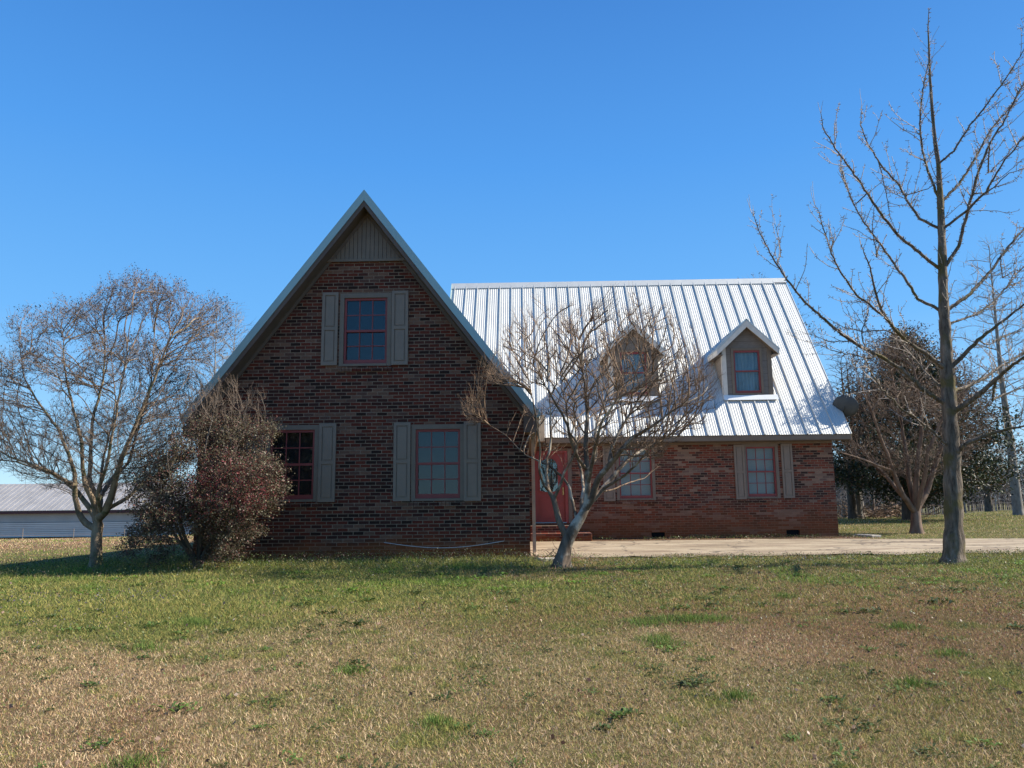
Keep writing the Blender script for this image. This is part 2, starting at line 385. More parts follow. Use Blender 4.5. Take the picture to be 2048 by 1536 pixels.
windows = []   # holes: (wall, x0,x1,z0,z1)
def cut(o, boxes):
    for (x0, x1, y0, y1, z0, z1) in boxes:
        c = MB().box(x0, x1, y0, y1, z0, z1).build('cutter', None)
        md = o.modifiers.new('b', 'BOOLEAN'); md.object = c; md.operation = 'DIFFERENCE'; md.solver = 'EXACT'
    dg = bpy.context.evaluated_depsgraph_get(); dg.update()
    nm = bpy.data.meshes.new_from_object(o.evaluated_get(dg)); 
    for md in list(o.modifiers):
        c = md.object; o.modifiers.remove(md); bpy.data.objects.remove(c)
    o.data = nm

# window openings (outer edge of the painted frame)
WIN_W = [(-3.72, -2.68, 3.78, 5.27, 'upper'), (-5.12, -4.07, 1.13, 2.62, 'left'), (-2.26, -1.22, 1.12, 2.60, 'right')]
WIN_M = [(2.58, 3.70, 1.07, 2.66, 'a'), (6.27, 7.28, 1.08, 2.66, 'b')]
zt = lambda x: AP - 0.06 - RS*abs(x-WC)
wing = MB(); th = 0.25
prof = [(WX0, -0.6), (WX1, -0.6), (WX1, zt(WX1)-0.02), (WC, AP-0.08), (WX0, zt(WX0)-0.02)]
# front wall solid
wing.prism([(x, WY, z) for x, z in prof], (0, th, 0))
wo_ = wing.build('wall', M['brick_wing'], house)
cut(wo_, [(x0, x1, WY-0.2, WY+0.5, z0, z1) for x0, x1, z0, z1, _ in WIN_W])
# side and rear walls of the wing
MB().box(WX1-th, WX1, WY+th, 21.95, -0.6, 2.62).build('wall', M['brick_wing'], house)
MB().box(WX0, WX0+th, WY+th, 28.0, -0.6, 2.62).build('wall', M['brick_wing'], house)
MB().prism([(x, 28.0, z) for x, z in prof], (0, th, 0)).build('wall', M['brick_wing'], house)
# main block
mw = MB(); mw.box(WX1-0.1, MX1, MY, MY+th, -0.6, 2.93); mo = mw.build('wall', M['brick'], house)
DX0, DX1, DZ0, DZ1 = 0.12, 1.17, 0.44, 2.52
cut(mo, [(x0, x1, MY-0.2, MY+0.6, z0, z1) for x0, x1, z0, z1, _ in WIN_M] + [(DX0, DX1, MY-0.2, MY+0.6, DZ0, DZ1)] +
    [(3.53, 3.91, MY-0.2, MY+0.2, -0.03, 0.15), (7.38, 7.76, MY-0.2, MY+0.2, 0.0, 0.18)])
gp = [(MY+th, -0.6), (30.2, -0.6), (30.2, 2.93), (RY, RZ-0.25), (MY+th, EZ + (MY+th-EY)*MS - 0.2)]
MB().prism([(MX1-th, y, z) for y, z in gp], (th, 0, 0)).build('wall', M['brick'], house)
gp2 = [(y, z) for y, z in gp]
MB().prism([(MX0, y, z) for y, z in gp2], (th, 0, 0)).build('wall', M['brick'], house)
MB().box(MX0+th, MX1-th, 30.0, 30.2, -0.6, 2.93).build('wall', M['brick'], house)
# brick sill courses under windows
for (x0, x1, z0, z1, k), yy, mt in [(q, WY, 'brick_wing') for q in WIN_W] + [(q, MY, 'brick') for q in WIN_M]:
    sm = MB(); nb = 14; ww = (x1-x0+0.04)/nb
    for i in range(nb): sm.box(x0-0.02+i*ww+0.004, x0-0.02+(i+1)*ww-0.004, yy-0.028, yy+0.1, z0-0.105, z0-0.012)
    sm.build('window_sill', M[mt], house)

def window(x0, x1, z0, z1, y, mode='six', inside='dark', fr=0.085, trim='taupe', bf=0.1):
    f = MB(); t = fr
    f.box(x0, x0+t, y-0.012, y+0.12, z0, z1); f.box(x1-t, x1, y-0.012, y+0.12, z0, z1)
    f.box(x0+t, x1-t, y-0.012, y+0.12, z1-t*1.1, z1); f.box(x0+t, x1-t, y-0.03, y+0.12, z0, z0+t*0.55)
    fo = f.build('window', M[trim], house)
    a, b, c, d = x0+t+0.002, x1-t-0.002, z0+t*0.55+0.002, z1-t*1.1-0.002
    s = 0.042; mid = (c+d)/2; rb = 0.085
    r = MB(); yo, yi = y+0.035, y+0.062    # the upper sash sits outside the lower one
    r.box(a, a+s, yo-0.01, yi+0.03, c, d); r.box(b-s, b, yo-0.01, yi+0.03, c, d); r.box(a+s, b-s, yo-0.01, yi, d-s*1.1, d)
    r.box(a+s, b-s, yo, yi+0.03, c, c+rb); r.box(a+s, b-s, yo-0.004, yi+0.02, mid-0.022, mid+0.022)
    r.build('sash', M['red'], fo)
    if mode == 'six':
        g = MB(); mw_ = 0.019
        for lo, hi, yy in ((c+rb, mid-0.022, yi), (mid+0.022, d-s*1.1, yo+0.006)):
            for k in (1, 2):
                xx = a+s + (b-a-2*s)*k/3; g.box(xx-mw_/2, xx+mw_/2, yy, yy+0.018, lo, hi)
            zz = (lo+hi)/2
            for k in range(3):
                xa = a+s+(b-a-2*s)*k/3+(mw_/2 if k else 0); xb = a+s+(b-a-2*s)*(k+1)/3-(mw_/2 if k < 2 else 0)
                g.box(xa, xb, yy+0.001, yy+0.017, zz-mw_/2, zz+mw_/2)
        g.build('muntin', M['red'], fo)
    MB().box(a+s-0.003, b-s+0.003, y+0.082, y+0.086, c+0.01, mid+0.02).build('pane', M['glass_clear' if inside == 'blind' else 'glass'], fo)
    MB().box(a+s-0.003, b-s+0.003, y+0.052, y+0.056, mid+0.001, d-0.01).build('pane', M['glass_clear' if inside == 'blind' else 'glass'], fo)
    if inside == 'blind':
        q = MB(); z = c
        while z < d: q.bar((a+0.02, y+0.15, z), (b-0.02, y+0.15, z), 0.022, 0.003, (0, 0.75, 1)); z += 0.024
        q.build('blind', M['blind'], fo)
        MB().box(a, b, y+0.19, y+0.2, c, d).build('back_blind', M['blind'], fo)
    elif inside == 'curtain':
        V = []; n = 60
        for i in range(n+1):
            xx = a+(b-a)*i/n; V.append((xx, y+0.17+0.025*sin(i*1.3)+0.012*sin(i*2.9+1)))
        q = MB()
        for i in range(n): q.poly([(V[i][0], V[i][1], c), (V[i+1][0], V[i+1][1], c), (V[i+1][0], V[i+1][1], d), (V[i][0], V[i][1], d)])
        q.build('curtain', M['curtain'], fo)
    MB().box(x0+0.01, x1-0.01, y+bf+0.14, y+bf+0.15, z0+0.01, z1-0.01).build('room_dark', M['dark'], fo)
    return fo

def shutter(x0, x1, z0, z1, y):
    s = MB(); t = 0.055; d0, d1 = y-0.045, y-0.004; mid = z0+(z1-z0)*0.5
    s.box(x0, x0+t, d0, d1, z0, z1); s.box(x1-t, x1, d0, d1, z0, z1)
    s.box(x0+t, x1-t, d0, d1, z1-t*1.1, z1); s.box(x0+t, x1-t, d0, d1, z0, z0+t*1.3); s.box(x0+t, x1-t, d0, d1, mid-t*0.6, mid+t*0.6)
    s.box(x0+t, x1-t, d0+0.022, d1, z0+t*1.3, mid-t*0.6); s.box(x0+t, x1-t, d0+0.022, d1, mid+t*0.6, z1-t*1.1)
    for lo, hi in ((z0+t*1.3, mid-t*0.6), (mid+t*0.6, z1-t*1.1)):
        s.box(x0+t+0.022, x1-t-0.022, d0+0.006, d0+0.021, lo+0.022, hi-0.022)
    return s.build('shutter', M['shutter'], house)

for (x0, x1, z0, z1, k) in WIN_W: window(x0, x1, z0, z1, WY, 'six', 'dark')
for (x0, x1, z0, z1, k) in WIN_M: window(x0, x1, z0, z1, MY, 'six', 'blind')
for a_, b_, c_, d_ in ((-4.07, -3.75, 3.80, 5.29), (-2.67, -2.34, 3.79, 5.30), (-5.48, -5.15, 1.12, 2.64), (-4.06, -3.73, 1.12, 2.64),
                    (-2.60, -2.27, 1.12, 2.64), (-1.23, -0.90, 1.11, 2.64)): shutter(a_, b_, c_, d_, WY)
for a_, b_, c_, d_ in ((2.20, 2.53, 1.05, 2.64), (6.0, 6.3, 1.06, 2.63), (7.36, 7.68, 1.08, 2.64)): shutter(a_, b_, c_, d_, MY)

# gable siding with vertical boards
sg = MB(); zb = 5.98
hw = (AP-0.1-zb)/RS
x = -hw
while x < hw-0.01:
    x2 = min(x+0.085, hw); za, zc = AP-0.1-RS*abs(x), AP-0.1-RS*abs(x2)
    pts = [(WC+x+0.004, WY-0.022, zb), (WC+x2-0.004, WY-0.022, zb)]
    if zc > zb: pts.append((WC+x2-0.004, WY-0.022, zc))
    if za > zb+0.001: pts.append((WC+x+0.004, WY-0.022, za))
    if len(pts) > 2: sg.prism(pts, (0, 0.02, 0))
    x = x2
sg.build('gable_siding', M['taupe'], house)
MB().box(WC-hw-0.06, WC+hw+0.06, WY-0.055, WY-0.003, zb-0.055, zb-0.003).build('gable_ledge', M['taupe'], house)

# rake boards, soffit, roof of the wing
FY = 14.25; EX = 3.44                     # rake front plane, half width of the roof
def roofpt(dx, off=0): return (WC+dx, AP+off-RS*abs(dx))
L = sqrt(1+RS*RS); nx_, nz_ = RS/L, 1/L
for s in (-1, 1):
    e = s*EX
    def band(o0, o1, y0, y1, name, mat):
        # o measured downwards normal to the slope, from the roof surface
        p = []
        for dx, o in ((0, o0), (e, o0), (e, o1), (0, o1)):
            if dx == 0: p.append((WC, y0, AP - o*L))
            else: p.append((WC+dx - s*nx_*o*1.0, y0, AP - RS*abs(dx) - nz_*o))
        return MB().prism(p, (0, y1-y0, 0)).build(name, mat, house)
    band(-0.06, 0.075, FY-0.02, FY-0.002, 'rake_trim', M['roof_trim'])
    band(0.06, 0.150, FY+0.003, FY+0.038, 'rake_board', M['fascia'])
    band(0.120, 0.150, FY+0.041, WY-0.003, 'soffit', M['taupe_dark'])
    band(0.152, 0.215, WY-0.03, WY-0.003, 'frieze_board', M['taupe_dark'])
    # eave box along the side of the wing
    x0, x1 = sorted((WC+s*(EX-0.03), WC+s*(EX-0.30))); ze = AP-RS*EX-0.10
    yend = 21.5 if s > 0 else 28.2
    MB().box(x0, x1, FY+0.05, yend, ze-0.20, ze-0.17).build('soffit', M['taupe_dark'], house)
    xa, xb = sorted((WC+s*(EX-0.035), WC+s*(EX-0.01)))
    MB().box(xa, xb, FY+0.04, yend, ze-0.20, ze+0.02).build('eave_fascia', M['downspout'], house)
    MB().prism([(WC+s*(EX-0.02), FY+0.002, ze-0.205), (WC+s*(EX-0.30), FY+0.002, ze-0.205), (WC+s*(EX-0.30), FY+0.002, ze+0.22), (WC+s*(EX-0.02), FY+0.002, ze-0.04)], (0, 0.03, 0)).build('eave_return', M['fascia'], house)

def ribbed(P0, U, Vv, width, length, name, pitch=0.56, rib=0.05, mat=None, start=0.1):
    """ribbed sheet: origin P0, U along the eave (unit), V up the slope (unit)"""
    U = Vector(U).normalized(); Vv = Vector(Vv).normalized(); N = U.cross(Vv).normalized()
    if N.z < 0: N = -N
    prof = [(0, 0)]; x = start
    while x < width-0.06:
        prof += [(x-0.017, 0), (x-0.014, rib), (x+0.010, rib), (x+0.013, 0)]
        k = 4; g = (pitch-0.05)/(k+1)
        for i in range(1, k+1):
            c = x+0.013+g*i
            if c+0.02 < width: prof += [(c-0.014, 0), (c-0.005, 0.006), (c+0.005, 0.006), (c+0.014, 0)]
        x += pitch
    prof.append((width, 0)); mb = MB(); n = len(prof); P0 = Vector(P0)
    for t in (0, length):
        for (a, h) in prof: mb.v.append(tuple(P0+U*a+N*(h+0.012)+Vv*t))
    for t in (0, length):
        for (a, h) in prof: mb.v.append(tuple(P0+U*a+N*(h)+Vv*t))
    for i in range(n-1):
        mb.f.append((i, i+1, n+i+1, n+i)); mb.f.append((2*n+i, 3*n+i, 3*n+i+1, 2*n+i+1))
        mb.f.append((i, 2*n+i, 2*n+i+1, i+1)); mb.f.append((n+i, n+i+1, 3*n+i+1, 3*n+i))
    mb.f.append((0, n, 3*n, 2*n)); mb.f.append((n-1, 3*n-1, 4*n-1, 2*n-1))
    return mb.build(name, mat or M['roof'], house)

# wing roof (two slopes; the right slope stops where it meets the main roof)
sl_ = EX*L
ribbed((WC-EX, FY, AP-RS*EX), (0, 1, 0), (1, 0, RS), 28.4-FY, sl_, 'roof')
r2 = ribbed((WC+EX, FY, AP-RS*EX), (0, 1, 0), (-1, 0, RS), 24.2-FY, sl_, 'roof')
bm = bmesh.new(); bm.from_mesh(r2.data)     # trim everything that would lie under the main roof
bmesh.ops.bisect_plane(bm, geom=bm.verts[:]+bm.edges[:]+bm.faces[:], plane_co=(0, EY, EZ-0.05), plane_no=Vector((0, MS, -1)), clear_outer=True)
bm.to_mesh(r2.data); bm.free()
MB().prism([(WC-0.14, FY-0.015, AP-0.14*RS+0.05), (WC, FY-0.015, AP+0.07), (WC+0.14, FY-0.015, AP-0.14*RS+0.05), (WC, FY-0.015, AP+0.055)], (0, 14.1, 0)).build('ridge_cap', M['roof_trim'], house)

# main roof
RX0, RX1 = -2.62, 9.26
ml = sqrt((RY-EY)**2+(RZ-EZ)**2)
ribbed((RX0, EY, EZ), (1, 0, 0), (0, RY-EY, RZ-EZ), RX1-RX0, ml, 'roof', pitch=0.405, rib=0.037, start=0.12)
ribbed((RX0, 30.6, EZ), (1, 0, 0), (0, RY-30.6, RZ-EZ), RX1-RX0, ml, 'roof', pitch=0.405, rib=0.037, start=0.12)
rc = MB(); q = 0.16
rc.prism([(RX0-0.02, RY-q, RZ-q*MS+0.065), (RX0-0.02, RY, RZ+0.09), (RX0-0.02, RY+q, RZ-q*MS+0.065), (RX0-0.02, RY+q, RZ-q*MS+0.05), (RX0-0.02, RY, RZ+0.072), (RX0-0.02, RY-q, RZ-q*MS+0.05)], (RX1-RX0+0.04, 0, 0))
rc.build('ridge_cap', M['roof'], house)
def slab_rake(x0, x1, o0, o1, name, mat):
    for sgn, ey in ((1, EY), (-1, 30.6)):
        N = Vector((0, -sgn*MS, 1)).normalized()
        a = Vector((x0, ey, EZ)); b = Vector((x0, RY, RZ))
        MB().prism([a-N*o0, b-N*o0, b-N*o1, a-N*o1], (x1-x0, 0, 0)).build(name, mat, house)
slab_rake(RX1+0.002, RX1+0.022, -0.025, 0.10, 'rake_trim', M['roof'])
slab_rake(RX0-0.022, RX0-0.002, -0.07, 0.10, 'rake_trim', M['roof_trim'])
slab_rake(RX1-0.04, RX1-0.005, 0.02, 0.20, 'rake_board', M['taupe'])
slab_rake(MX1+0.003, RX1-0.043, 0.15, 0.19, 'soffit', M['taupe_dark'])
# eave: gutter-like fascia, soffit, frieze
MB().box(WC+EX+0.3, RX1, EY+0.015, EY+0.05, EZ-0.145, EZ-0.012).build('eave_fascia', M['taupe'], house)
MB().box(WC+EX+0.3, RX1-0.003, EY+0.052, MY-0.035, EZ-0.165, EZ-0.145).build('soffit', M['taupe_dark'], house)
MB().box(WX1+0.005, MX1+0.0, MY-0.032, MY-0.003, EZ-0.22, EZ-0.005).build('frieze_board', M['taupe'], house)
# beige boxed end where the wing eave meets the main eave
bx = at(1079, 856, 20.9)
MB().box(0.22, 0.50, 21.15, 21.6, EZ-0.13, EZ+0.62).build('eave_return', M['downspout'], house)

# dormers
def dormer(cx):
    fy = 22.52; hwid = 0.735; zs = EZ+(fy-EY)*MS; ze = 5.62; sl2 = 0.97; pk = ze + sl2*hwid
    yb = lambda z: EY+(z-EZ)/MS
    d = MB().prism([(cx-hwid, fy, zs-0.1), (cx+hwid, fy, zs-0.1), (cx+hwid, fy, ze), (cx, fy, pk), (cx-hwid, fy, ze)], (0, 0.1, 0)).build('dormer', M['siding_front'], house)
    x0, x1, z0, z1 = cx-0.47, cx+0.47, zs+0.11, zs+1.53
    cut(d, [(x0, x1, fy-0.2, fy+0.4, z0, z1)])
    for s in (-1, 1):
        xa, xb = sorted((cx+s*hwid, cx+s*(hwid-0.06)))
        MB().prism([(xa, fy+0.101, zs-0.1), (xa, fy+0.101, ze), (xa, yb(ze)+0.1, ze), (xa, yb(zs-0.1)+0.2, zs-0.1)], (xb-xa, 0, 0)).build('cheek', M['siding'], d)
        xa, xb = sorted((cx+s*(hwid+0.012), cx+s*(hwid-0.115)))
        MB().box(xa, xb, fy-0.025, fy-0.002, zs+0.02, ze+0.02).build('corner_board', M['white_trim'] if s < 0 else M['taupe'], d)
        xa, xb = sorted((cx+s*(hwid+0.012), cx+s*(hwid+0.002)))
        MB().box(xa, xb, fy-0.024, fy+0.11, zs+0.02, ze).build('corner_board', M['white_trim'], d)
    # roof slopes with overhang, white fascia
    oh = 0.2; of = 0.24; ew = hwid+oh
    top = pk+0.10; zl = top - sl2*ew
    for s in (-1, 1):
        xe = cx+s*ew; ybk_t = yb(top)+0.15; ybk_e = yb(zl)+0.12
        y0 = fy-of
        r = MB(); A = Vector((cx, y0, top)); B = Vector((xe, y0, zl)); Cc = Vector((xe, ybk_e, zl)); D = Vector((cx, ybk_t, top))
        dn = Vector((0, 0, 0.025))
        r.prism([A, B, Cc, D], -dn); r.build('dormer_roof', M['roof'], d)
        # small ribs down the slope
        rb = MB(); yy = y0+0.02
        while yy < ybk_e-0.1:
            rb.bar((cx+s*0.03, yy, top+0.012-sl2*0.03), (xe, yy, zl+0.012), 0.03, 0.02); yy += 0.3
        rb.build('roof_rib', M['roof'], d)
        # front fascia
        fh = 0.17
        MB().prism([(cx, y0+0.003, top-0.03), (xe-s*0.005, y0+0.003, zl-0.028), (xe-s*0.005, y0+0.003, zl-0.028-fh*0.9), (cx, y0+0.003, top-0.03-fh*1.15)], (0, 0.03, 0)).build('dormer_fascia', M['white_trim'], d)
        MB().prism([(cx, y0+0.035, top-0.16), (xe-s*0.035, y0+0.035, zl-0.13), (xe-s*0.035, y0+0.035, zl-0.15), (cx, y0+0.035, top-0.185)], (0, of-0.04, 0)).build('dormer_soffit', M['taupe'], d)
        xa, xb = sorted((xe-s*0.03, xe-s*0.005))
        MB().box(xa, xb, y0+0.036, yb(zl)+0.05, zl-0.17, zl-0.03).build('dormer_fascia', M['white_trim'], d)
        xa, xb = sorted((xe-s*0.033, cx+s*(hwid+0.014)))
        MB().box(xa, xb, y0+0.034, yb(zl)+0.05, zl-0.165, zl-0.15).build('dormer_soffit', M['taupe'], d)
    MB().prism([(cx-0.11, fy-of-0.005, top-0.085), (cx, fy-of-0.005, top+0.035), (cx+0.11, fy-of-0.005, top-0.085), (cx, fy-of-0.005, top+0.02)], (0, yb(top)-fy+of+0.1, 0)).build('dormer_ridge', M['roof_trim'], d)
    # white sill flashing lying on the roof
    MB().prism([(cx-hwid-0.03, fy-0.002, zs+0.09), (cx-hwid-0.03, fy-0.06, zs+0.075), (cx-hwid-0.03, fy-0.15, zs-0.075), (cx-hwid-0.03, fy-0.002, zs+0.0)], (2*hwid+0.14, 0, 0)).build('sill_flashing', M['white_metal'], d)
    # window as sub-parts of the dormer
    t = 0.075; f = MB(); y = fy
    f.box(x0, x0+t, y-0.03, y+0.09, z0, z1); f.box(x1-t, x1, y-0.03, y+0.09, z0, z1); f.box(x0+t, x1-t, y-0.03, y+0.09, z1-t, z1); f.box(x0+t, x1-t, y-0.04, y+0.09, z0, z0+0.03)
    f.build('window_frame', M['taupe'], d)
    a, b, c, e = x0+t+.002, x1-t-.002, z0+.032, z1-t-.002; s_ = 0.045; mid = (c+e)/2+0.02; r = MB()
    r.box(a, a+s_, y, y+0.06, c, e); r.box(b-s_, b, y, y+0.06, c, e); r.box(a+s_, b-s_, y, y+0.05, e-s_*1.3, e); r.box(a+s_, b-s_, y+.005, y+0.06, c, c+0.08); r.box(a+s_, b-s_, y-.004, y+0.055, mid-0.02, mid+0.02)
    r.build('sash', M['red'], d)
    MB().box(a+s_-.003, b-s_+.003, y+0.052, y+0.055, c+.01, mid).build('pane', M['glass'], d)
    MB().box(a+s_-.003, b-s_+.003, y+0.032, y+0.035, mid+.001, e-.01).build('pane', M['glass'], d)
    q = MB(); n = 50
    P = [(a+(b-a)*i/n, y+0.12+0.02*sin(i*0.9)+0.012*sin(i*2.3)) for i in range(n+1)]
    for i in range(n): q.poly([(P[i][0], P[i][1], c), (P[i+1][0], P[i+1][1], c), (P[i+1][0], P[i+1][1], e), (P[i][0], P[i][1], e)])
    q.build('curtain', M['curtain'], d)
    return d
dormer(6.69); dormer(3.26)

# front door with arched glass
door = MB(); dy = MY+0.06
gx0, gx1 = 0.35, 0.89; gz0, gz1 = 1.33, 2.31; gcx = (gx0+gx1)/2
door.box(DX0+0.09, DX1-0.09, dy, dy+0.045, DZ0+0.03, DZ1-0.06)
do = door.build('door', M['door_red'], house)
oval = [(gcx+0.26*cos(a_), gz1-0.26+0.26*sin(a_)) for a_ in np.linspace(0, pi, 20)] + [(gcx+0.26*cos(a_), gz0+0.07+0.07*sin(a_)) for a_ in np.linspace(pi, 2*pi, 20)]
def ring(pts, y0, y1, w, name, mat, par):
    c = Vector((sum(p[0] for p in pts)/len(pts), sum(p[1] for p in pts)/len(pts))); r = MB(); n = len(pts)
    out = [(p[0]+(p[0]-c.x)*w/0.3, p[1]+(p[1]-c.y)*w/0.5) for p in pts]
    for i in range(n):
        j = (i+1) % n; r.prism([(pts[i][0], y0, pts[i][1]), (pts[j][0], y0, pts[j][1]), (out[j][0], y0, out[j][1]), (out[i][0], y0, out[i][1])], (0, y1-y0, 0))
    return r.build(name, mat, par)
MB().prism([(a_, dy-0.006, b_) for a_, b_ in oval], (0, 0.004, 0)).build('oval_backing', M['dish_back'], do)
MB().prism([(a_, dy-0.014, b_) for a_, b_ in oval], (0, 0.004, 0)).build('oval_glass', M['glass_lead'], do)
ring(oval, dy-0.024, dy-0.002, 0.03, 'oval_moulding', M['door_red'], do)
lc = MB()
for k in range(-2, 3):
    xx = gcx+k*0.09; hh = 0.40-abs(k)*0.05; lc.box(xx-0.004, xx+0.004, dy-0.018, dy-0.0145, gz0+0.47-hh, gz0+0.46+hh)
for k in range(7):
    zz = gz0+0.12+k*0.12; lc.bar((gcx-0.2, dy-0.0165, zz), (gcx, dy-0.0165, zz+0.08), 0.003, 0.008); lc.bar((gcx, dy-0.0165, zz+0.08), (gcx+0.2, dy-0.0165, zz), 0.003, 0.008)
lc.build('leading', M['lead'], do)
pn = MB()
for (a_, b_) in ((0.35, 0.89),):
    for (p0, p1) in (((a_, 0.58), (b_, 1.20)),):
        x0, z0, x1, z1 = p0[0], p0[1], p1[0], p1[1]; t = 0.025
        pn.box(x0, x0+t, dy-0.014, dy-0.001, z0, z1); pn.box(x1-t, x1, dy-0.014, dy-0.001, z0, z1); pn.box(x0+t, x1-t, dy-0.014, dy-0.001, z1-t, z1); pn.box(x0+t, x1-t, dy-0.014, dy-0.001, z0, z0+t)
        pn.box(x0+t+0.03, x1-t-0.03, dy-0.010, dy-0.001, z0+t+0.03, z1-t-0.03)
pn.build('door_panel', M['door_red'], do)
hb = MB(); hb.box(DX1-0.16, DX1-0.12, dy-0.05, dy-0.001, 1.36, 1.40); hb.box(DX1-0.165, DX1-0.115, dy-0.012, dy-0.0012, 1.24, 1.46); hb.build('handle', M['gold'], do, 0.004)
fr = MB(); fr.box(DX0+0.002, DX0+0.088, MY-0.02, MY+0.15, DZ0, DZ1-0.002); fr.box(DX1-0.088, DX1-0.002, MY-0.02, MY+0.15, DZ0, DZ1-0.002); fr.box(DX0+0.088, DX1-0.088, MY-0.02, MY+0.15, DZ1-0.058, DZ1-0.002)
fr.build('door_frame', M['door_red'], house)
MB().box(DX1+0.003, DX1+0.11, MY-0.03, MY-0.003, DZ0, DZ1+0.06).build('door_trim', M['taupe'], house)
MB().box(DX0+0.06, DX1-0.06, MY-0.03, MY+0.1, DZ0+0.003, DZ0+0.028).build('threshold', M['roof_trim'], house)
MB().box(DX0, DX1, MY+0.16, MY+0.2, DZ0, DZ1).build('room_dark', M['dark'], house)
st = MB(); st.box(0.06, 1.72, 20.75, 21.98, -0.1, 0.205); st.build('step', M['step'], house, 0.006)
st = MB(); st.box(0.06, 1.25, 21.2, 21.97, 0.21, 0.395); st.build('step', M['step'], house, 0.006)
# crawl space vents
for (a_, b_, c_, d_) in ((3.53, 3.91, -0.03, 0.15), (7.38, 7.76, 0.0, 0.18)):
    v = MB(); v.box(a_+.002, b_-.002, MY+0.12, MY+0.13, c_, d_)
    for k in range(5):
        z = c_+0.02+k*(d_-c_-0.02)/5; v.bar((a_+0.01, MY+0.03, z), (b_-0.01, MY+0.03, z+0.0), 0.03, 0.003, (0, -0.6, 1))
    v.build('foundation_vent', M['black'], house)
# downspout at the wing corner
ds = MB(); ds.box(WX1+0.05, WX1+0.115, WY+0.12, WY+0.21, 0.08, 2.35); ds.bar((WX1+0.083, WY+0.165, 2.35), (WX1+0.20, WY+0.165, 2.60), 0.07, 0.07, (0, 1, 0))
ds.bar((WX1+0.083, WY+0.16, 0.10), (WX1+0.13, WY+0.02, 0.05), 0.065, 0.06); ds.build('downspout', M['downspout'], house)
# wall lamps under the eave
fl = MB(); p0 = at(1063, 848, 14.75); 
for dx in (-0.05, 0.06):
    bmv = MB(); c0 = Vector((WX1+0.10+dx, 14.62, p0.z))
    k = 12
    r0 = [(c0.x+0.03*cos(2*pi*i/k), c0.y+0.04, c0.z+0.03*sin(2*pi*i/k)) for i in range(k)]; r1 = [(c0.x+0.055*cos(2*pi*i/k), c0.y-0.05, c0.z-0.02+0.055*sin(2*pi*i/k)) for i in range(k)]
    n = len(fl.v); fl.v += r0+r1; fl.f += [tuple(n+i for i in range(k))[::-1], tuple(n+k+i for i in range(k))] + [(n+i, n+(i+1) % k, n+k+(i+1) % k, n+k+i) for i in range(k)]
fl.box(WX1+0.0, WX1+0.2, 14.66, 14.70, p0.z+0.02, p0.z+0.06); fl.build('flood_lamp', M['roof_trim'], house)

# hanging cable on the gable wall
def tube_obj(name, pts, r, mat, parent=None, sides=6):
    V, Fq = tube_arrays([(np.array([tuple(p) for p in pts]), np.full(len(pts), r))], lambda rr: sides)
    return link(name, np_mesh(name, V, Fq), mat, parent, smooth=True)

def tube_arrays(polys, sides_of):
    Vs, Fs, off = [], [], 0
    for P, R in polys:
        n = len(P)
        if n < 2: continue
        k = sides_of(float(R[0]))
        T = np.gradient(P, axis=0); T /= (np.linalg.norm(T, axis=1)[:, None]+1e-12)
        ref = np.array([0.31, 0.17, 0.93]) if abs(T[0, 2]) < 0.9 else np.array([0.95, 0.3, 0.1])
        A = np.cross(T, ref); A /= (np.linalg.norm(A, axis=1)[:, None]+1e-9)
        # keep frames from flipping
        B = np.cross(T, A)
        a = np.arange(k)*2*pi/k
        ring_ = P[:, None, :] + R[:, None, None]*(np.cos(a)[None, :, None]*A[:, None, :] + np.sin(a)[None, :, None]*B[:, None, :])
        Vs.append(ring_.reshape(-1, 3))
        i = np.arange(n-1)[:, None]*k; j = np.arange(k)[None, :]; j2 = (j+1) % k
        Fs.append(np.stack([off+i+j, off+i+j2, off+i+k+j2, off+i+k+j], -1).reshape(-1, 4)); off += n*k
    return np.concatenate(Vs), np.concatenate(Fs)

cpts = []
for i in range(30):
    t = i/29; q = at(768+t*240, 1085+ 12*sin(pi*t)**1.0 - 3*t, WY-0.03); cpts.append((q.x, WY-0.02-0.03*sin(pi*t), q.z))
o = tube_obj('cable', cpts, 0.006, M['cable']); tag(o, 'thin pale cable sagging in a loop low on the front gable wall', 'cable')

# ------------------------------------------------------------------ satellite dish
dc = at(1691, 812, 22.1)
dish = empty('satellite_dish', (RX1, 22.2, 3.2), 'grey oval satellite dish at the right edge of the metal roof', 'satellite dish')
bm = bmesh.new(); R1, R2 = 0.37, 0.33; nr, na = 6, 28; grid = []
axis = Vector((0.60, 0.72, 0.30)).normalized(); ux = axis.cross(Vector((0, 0, 1))).normalized(); uz = ux.cross(axis).normalized()
for side in (0, 1):
    for i in range(nr+1):
        for j in range(na):
            rr = i/nr; a_ = 2*pi*j/na
            p_ = dc + ux*R1*rr*cos(a_) + uz*R2*rr*sin(a_) + axis*(0.09*rr*rr - 0.09 - side*0.008)
            grid.append(tuple(p_))
mb = MB(); mb.v = grid
for side in (0, 1):
    o_ = side*(nr+1)*na
    for i in range(nr):
        for j in range(na): mb.f.append((o_+i*na+j, o_+i*na+(j+1) % na, o_+(i+1)*na+(j+1) % na, o_+(i+1)*na+j))
o2 = (nr+1)*na
for j in range(na): mb.f.append((nr*na+j, nr*na+(j+1) % na, o2+nr*na+(j+1) % na, o2+nr*na+j))
mb.build('reflector', M['dish'], dish, smooth=True)
back = dc-axis*0.12
tube_obj('mast', [back, back+Vector((-0.02, 0.05, -0.1)), Vector((RX1-0.02, 22.25, 3.62))], 0.02, M['dish'], dish)
tube_obj('feed_arm', [dc-uz*0.3, dc-uz*0.25+axis*0.25, dc-uz*0.05+axis*0.42], 0.012, M['dish'], dish)
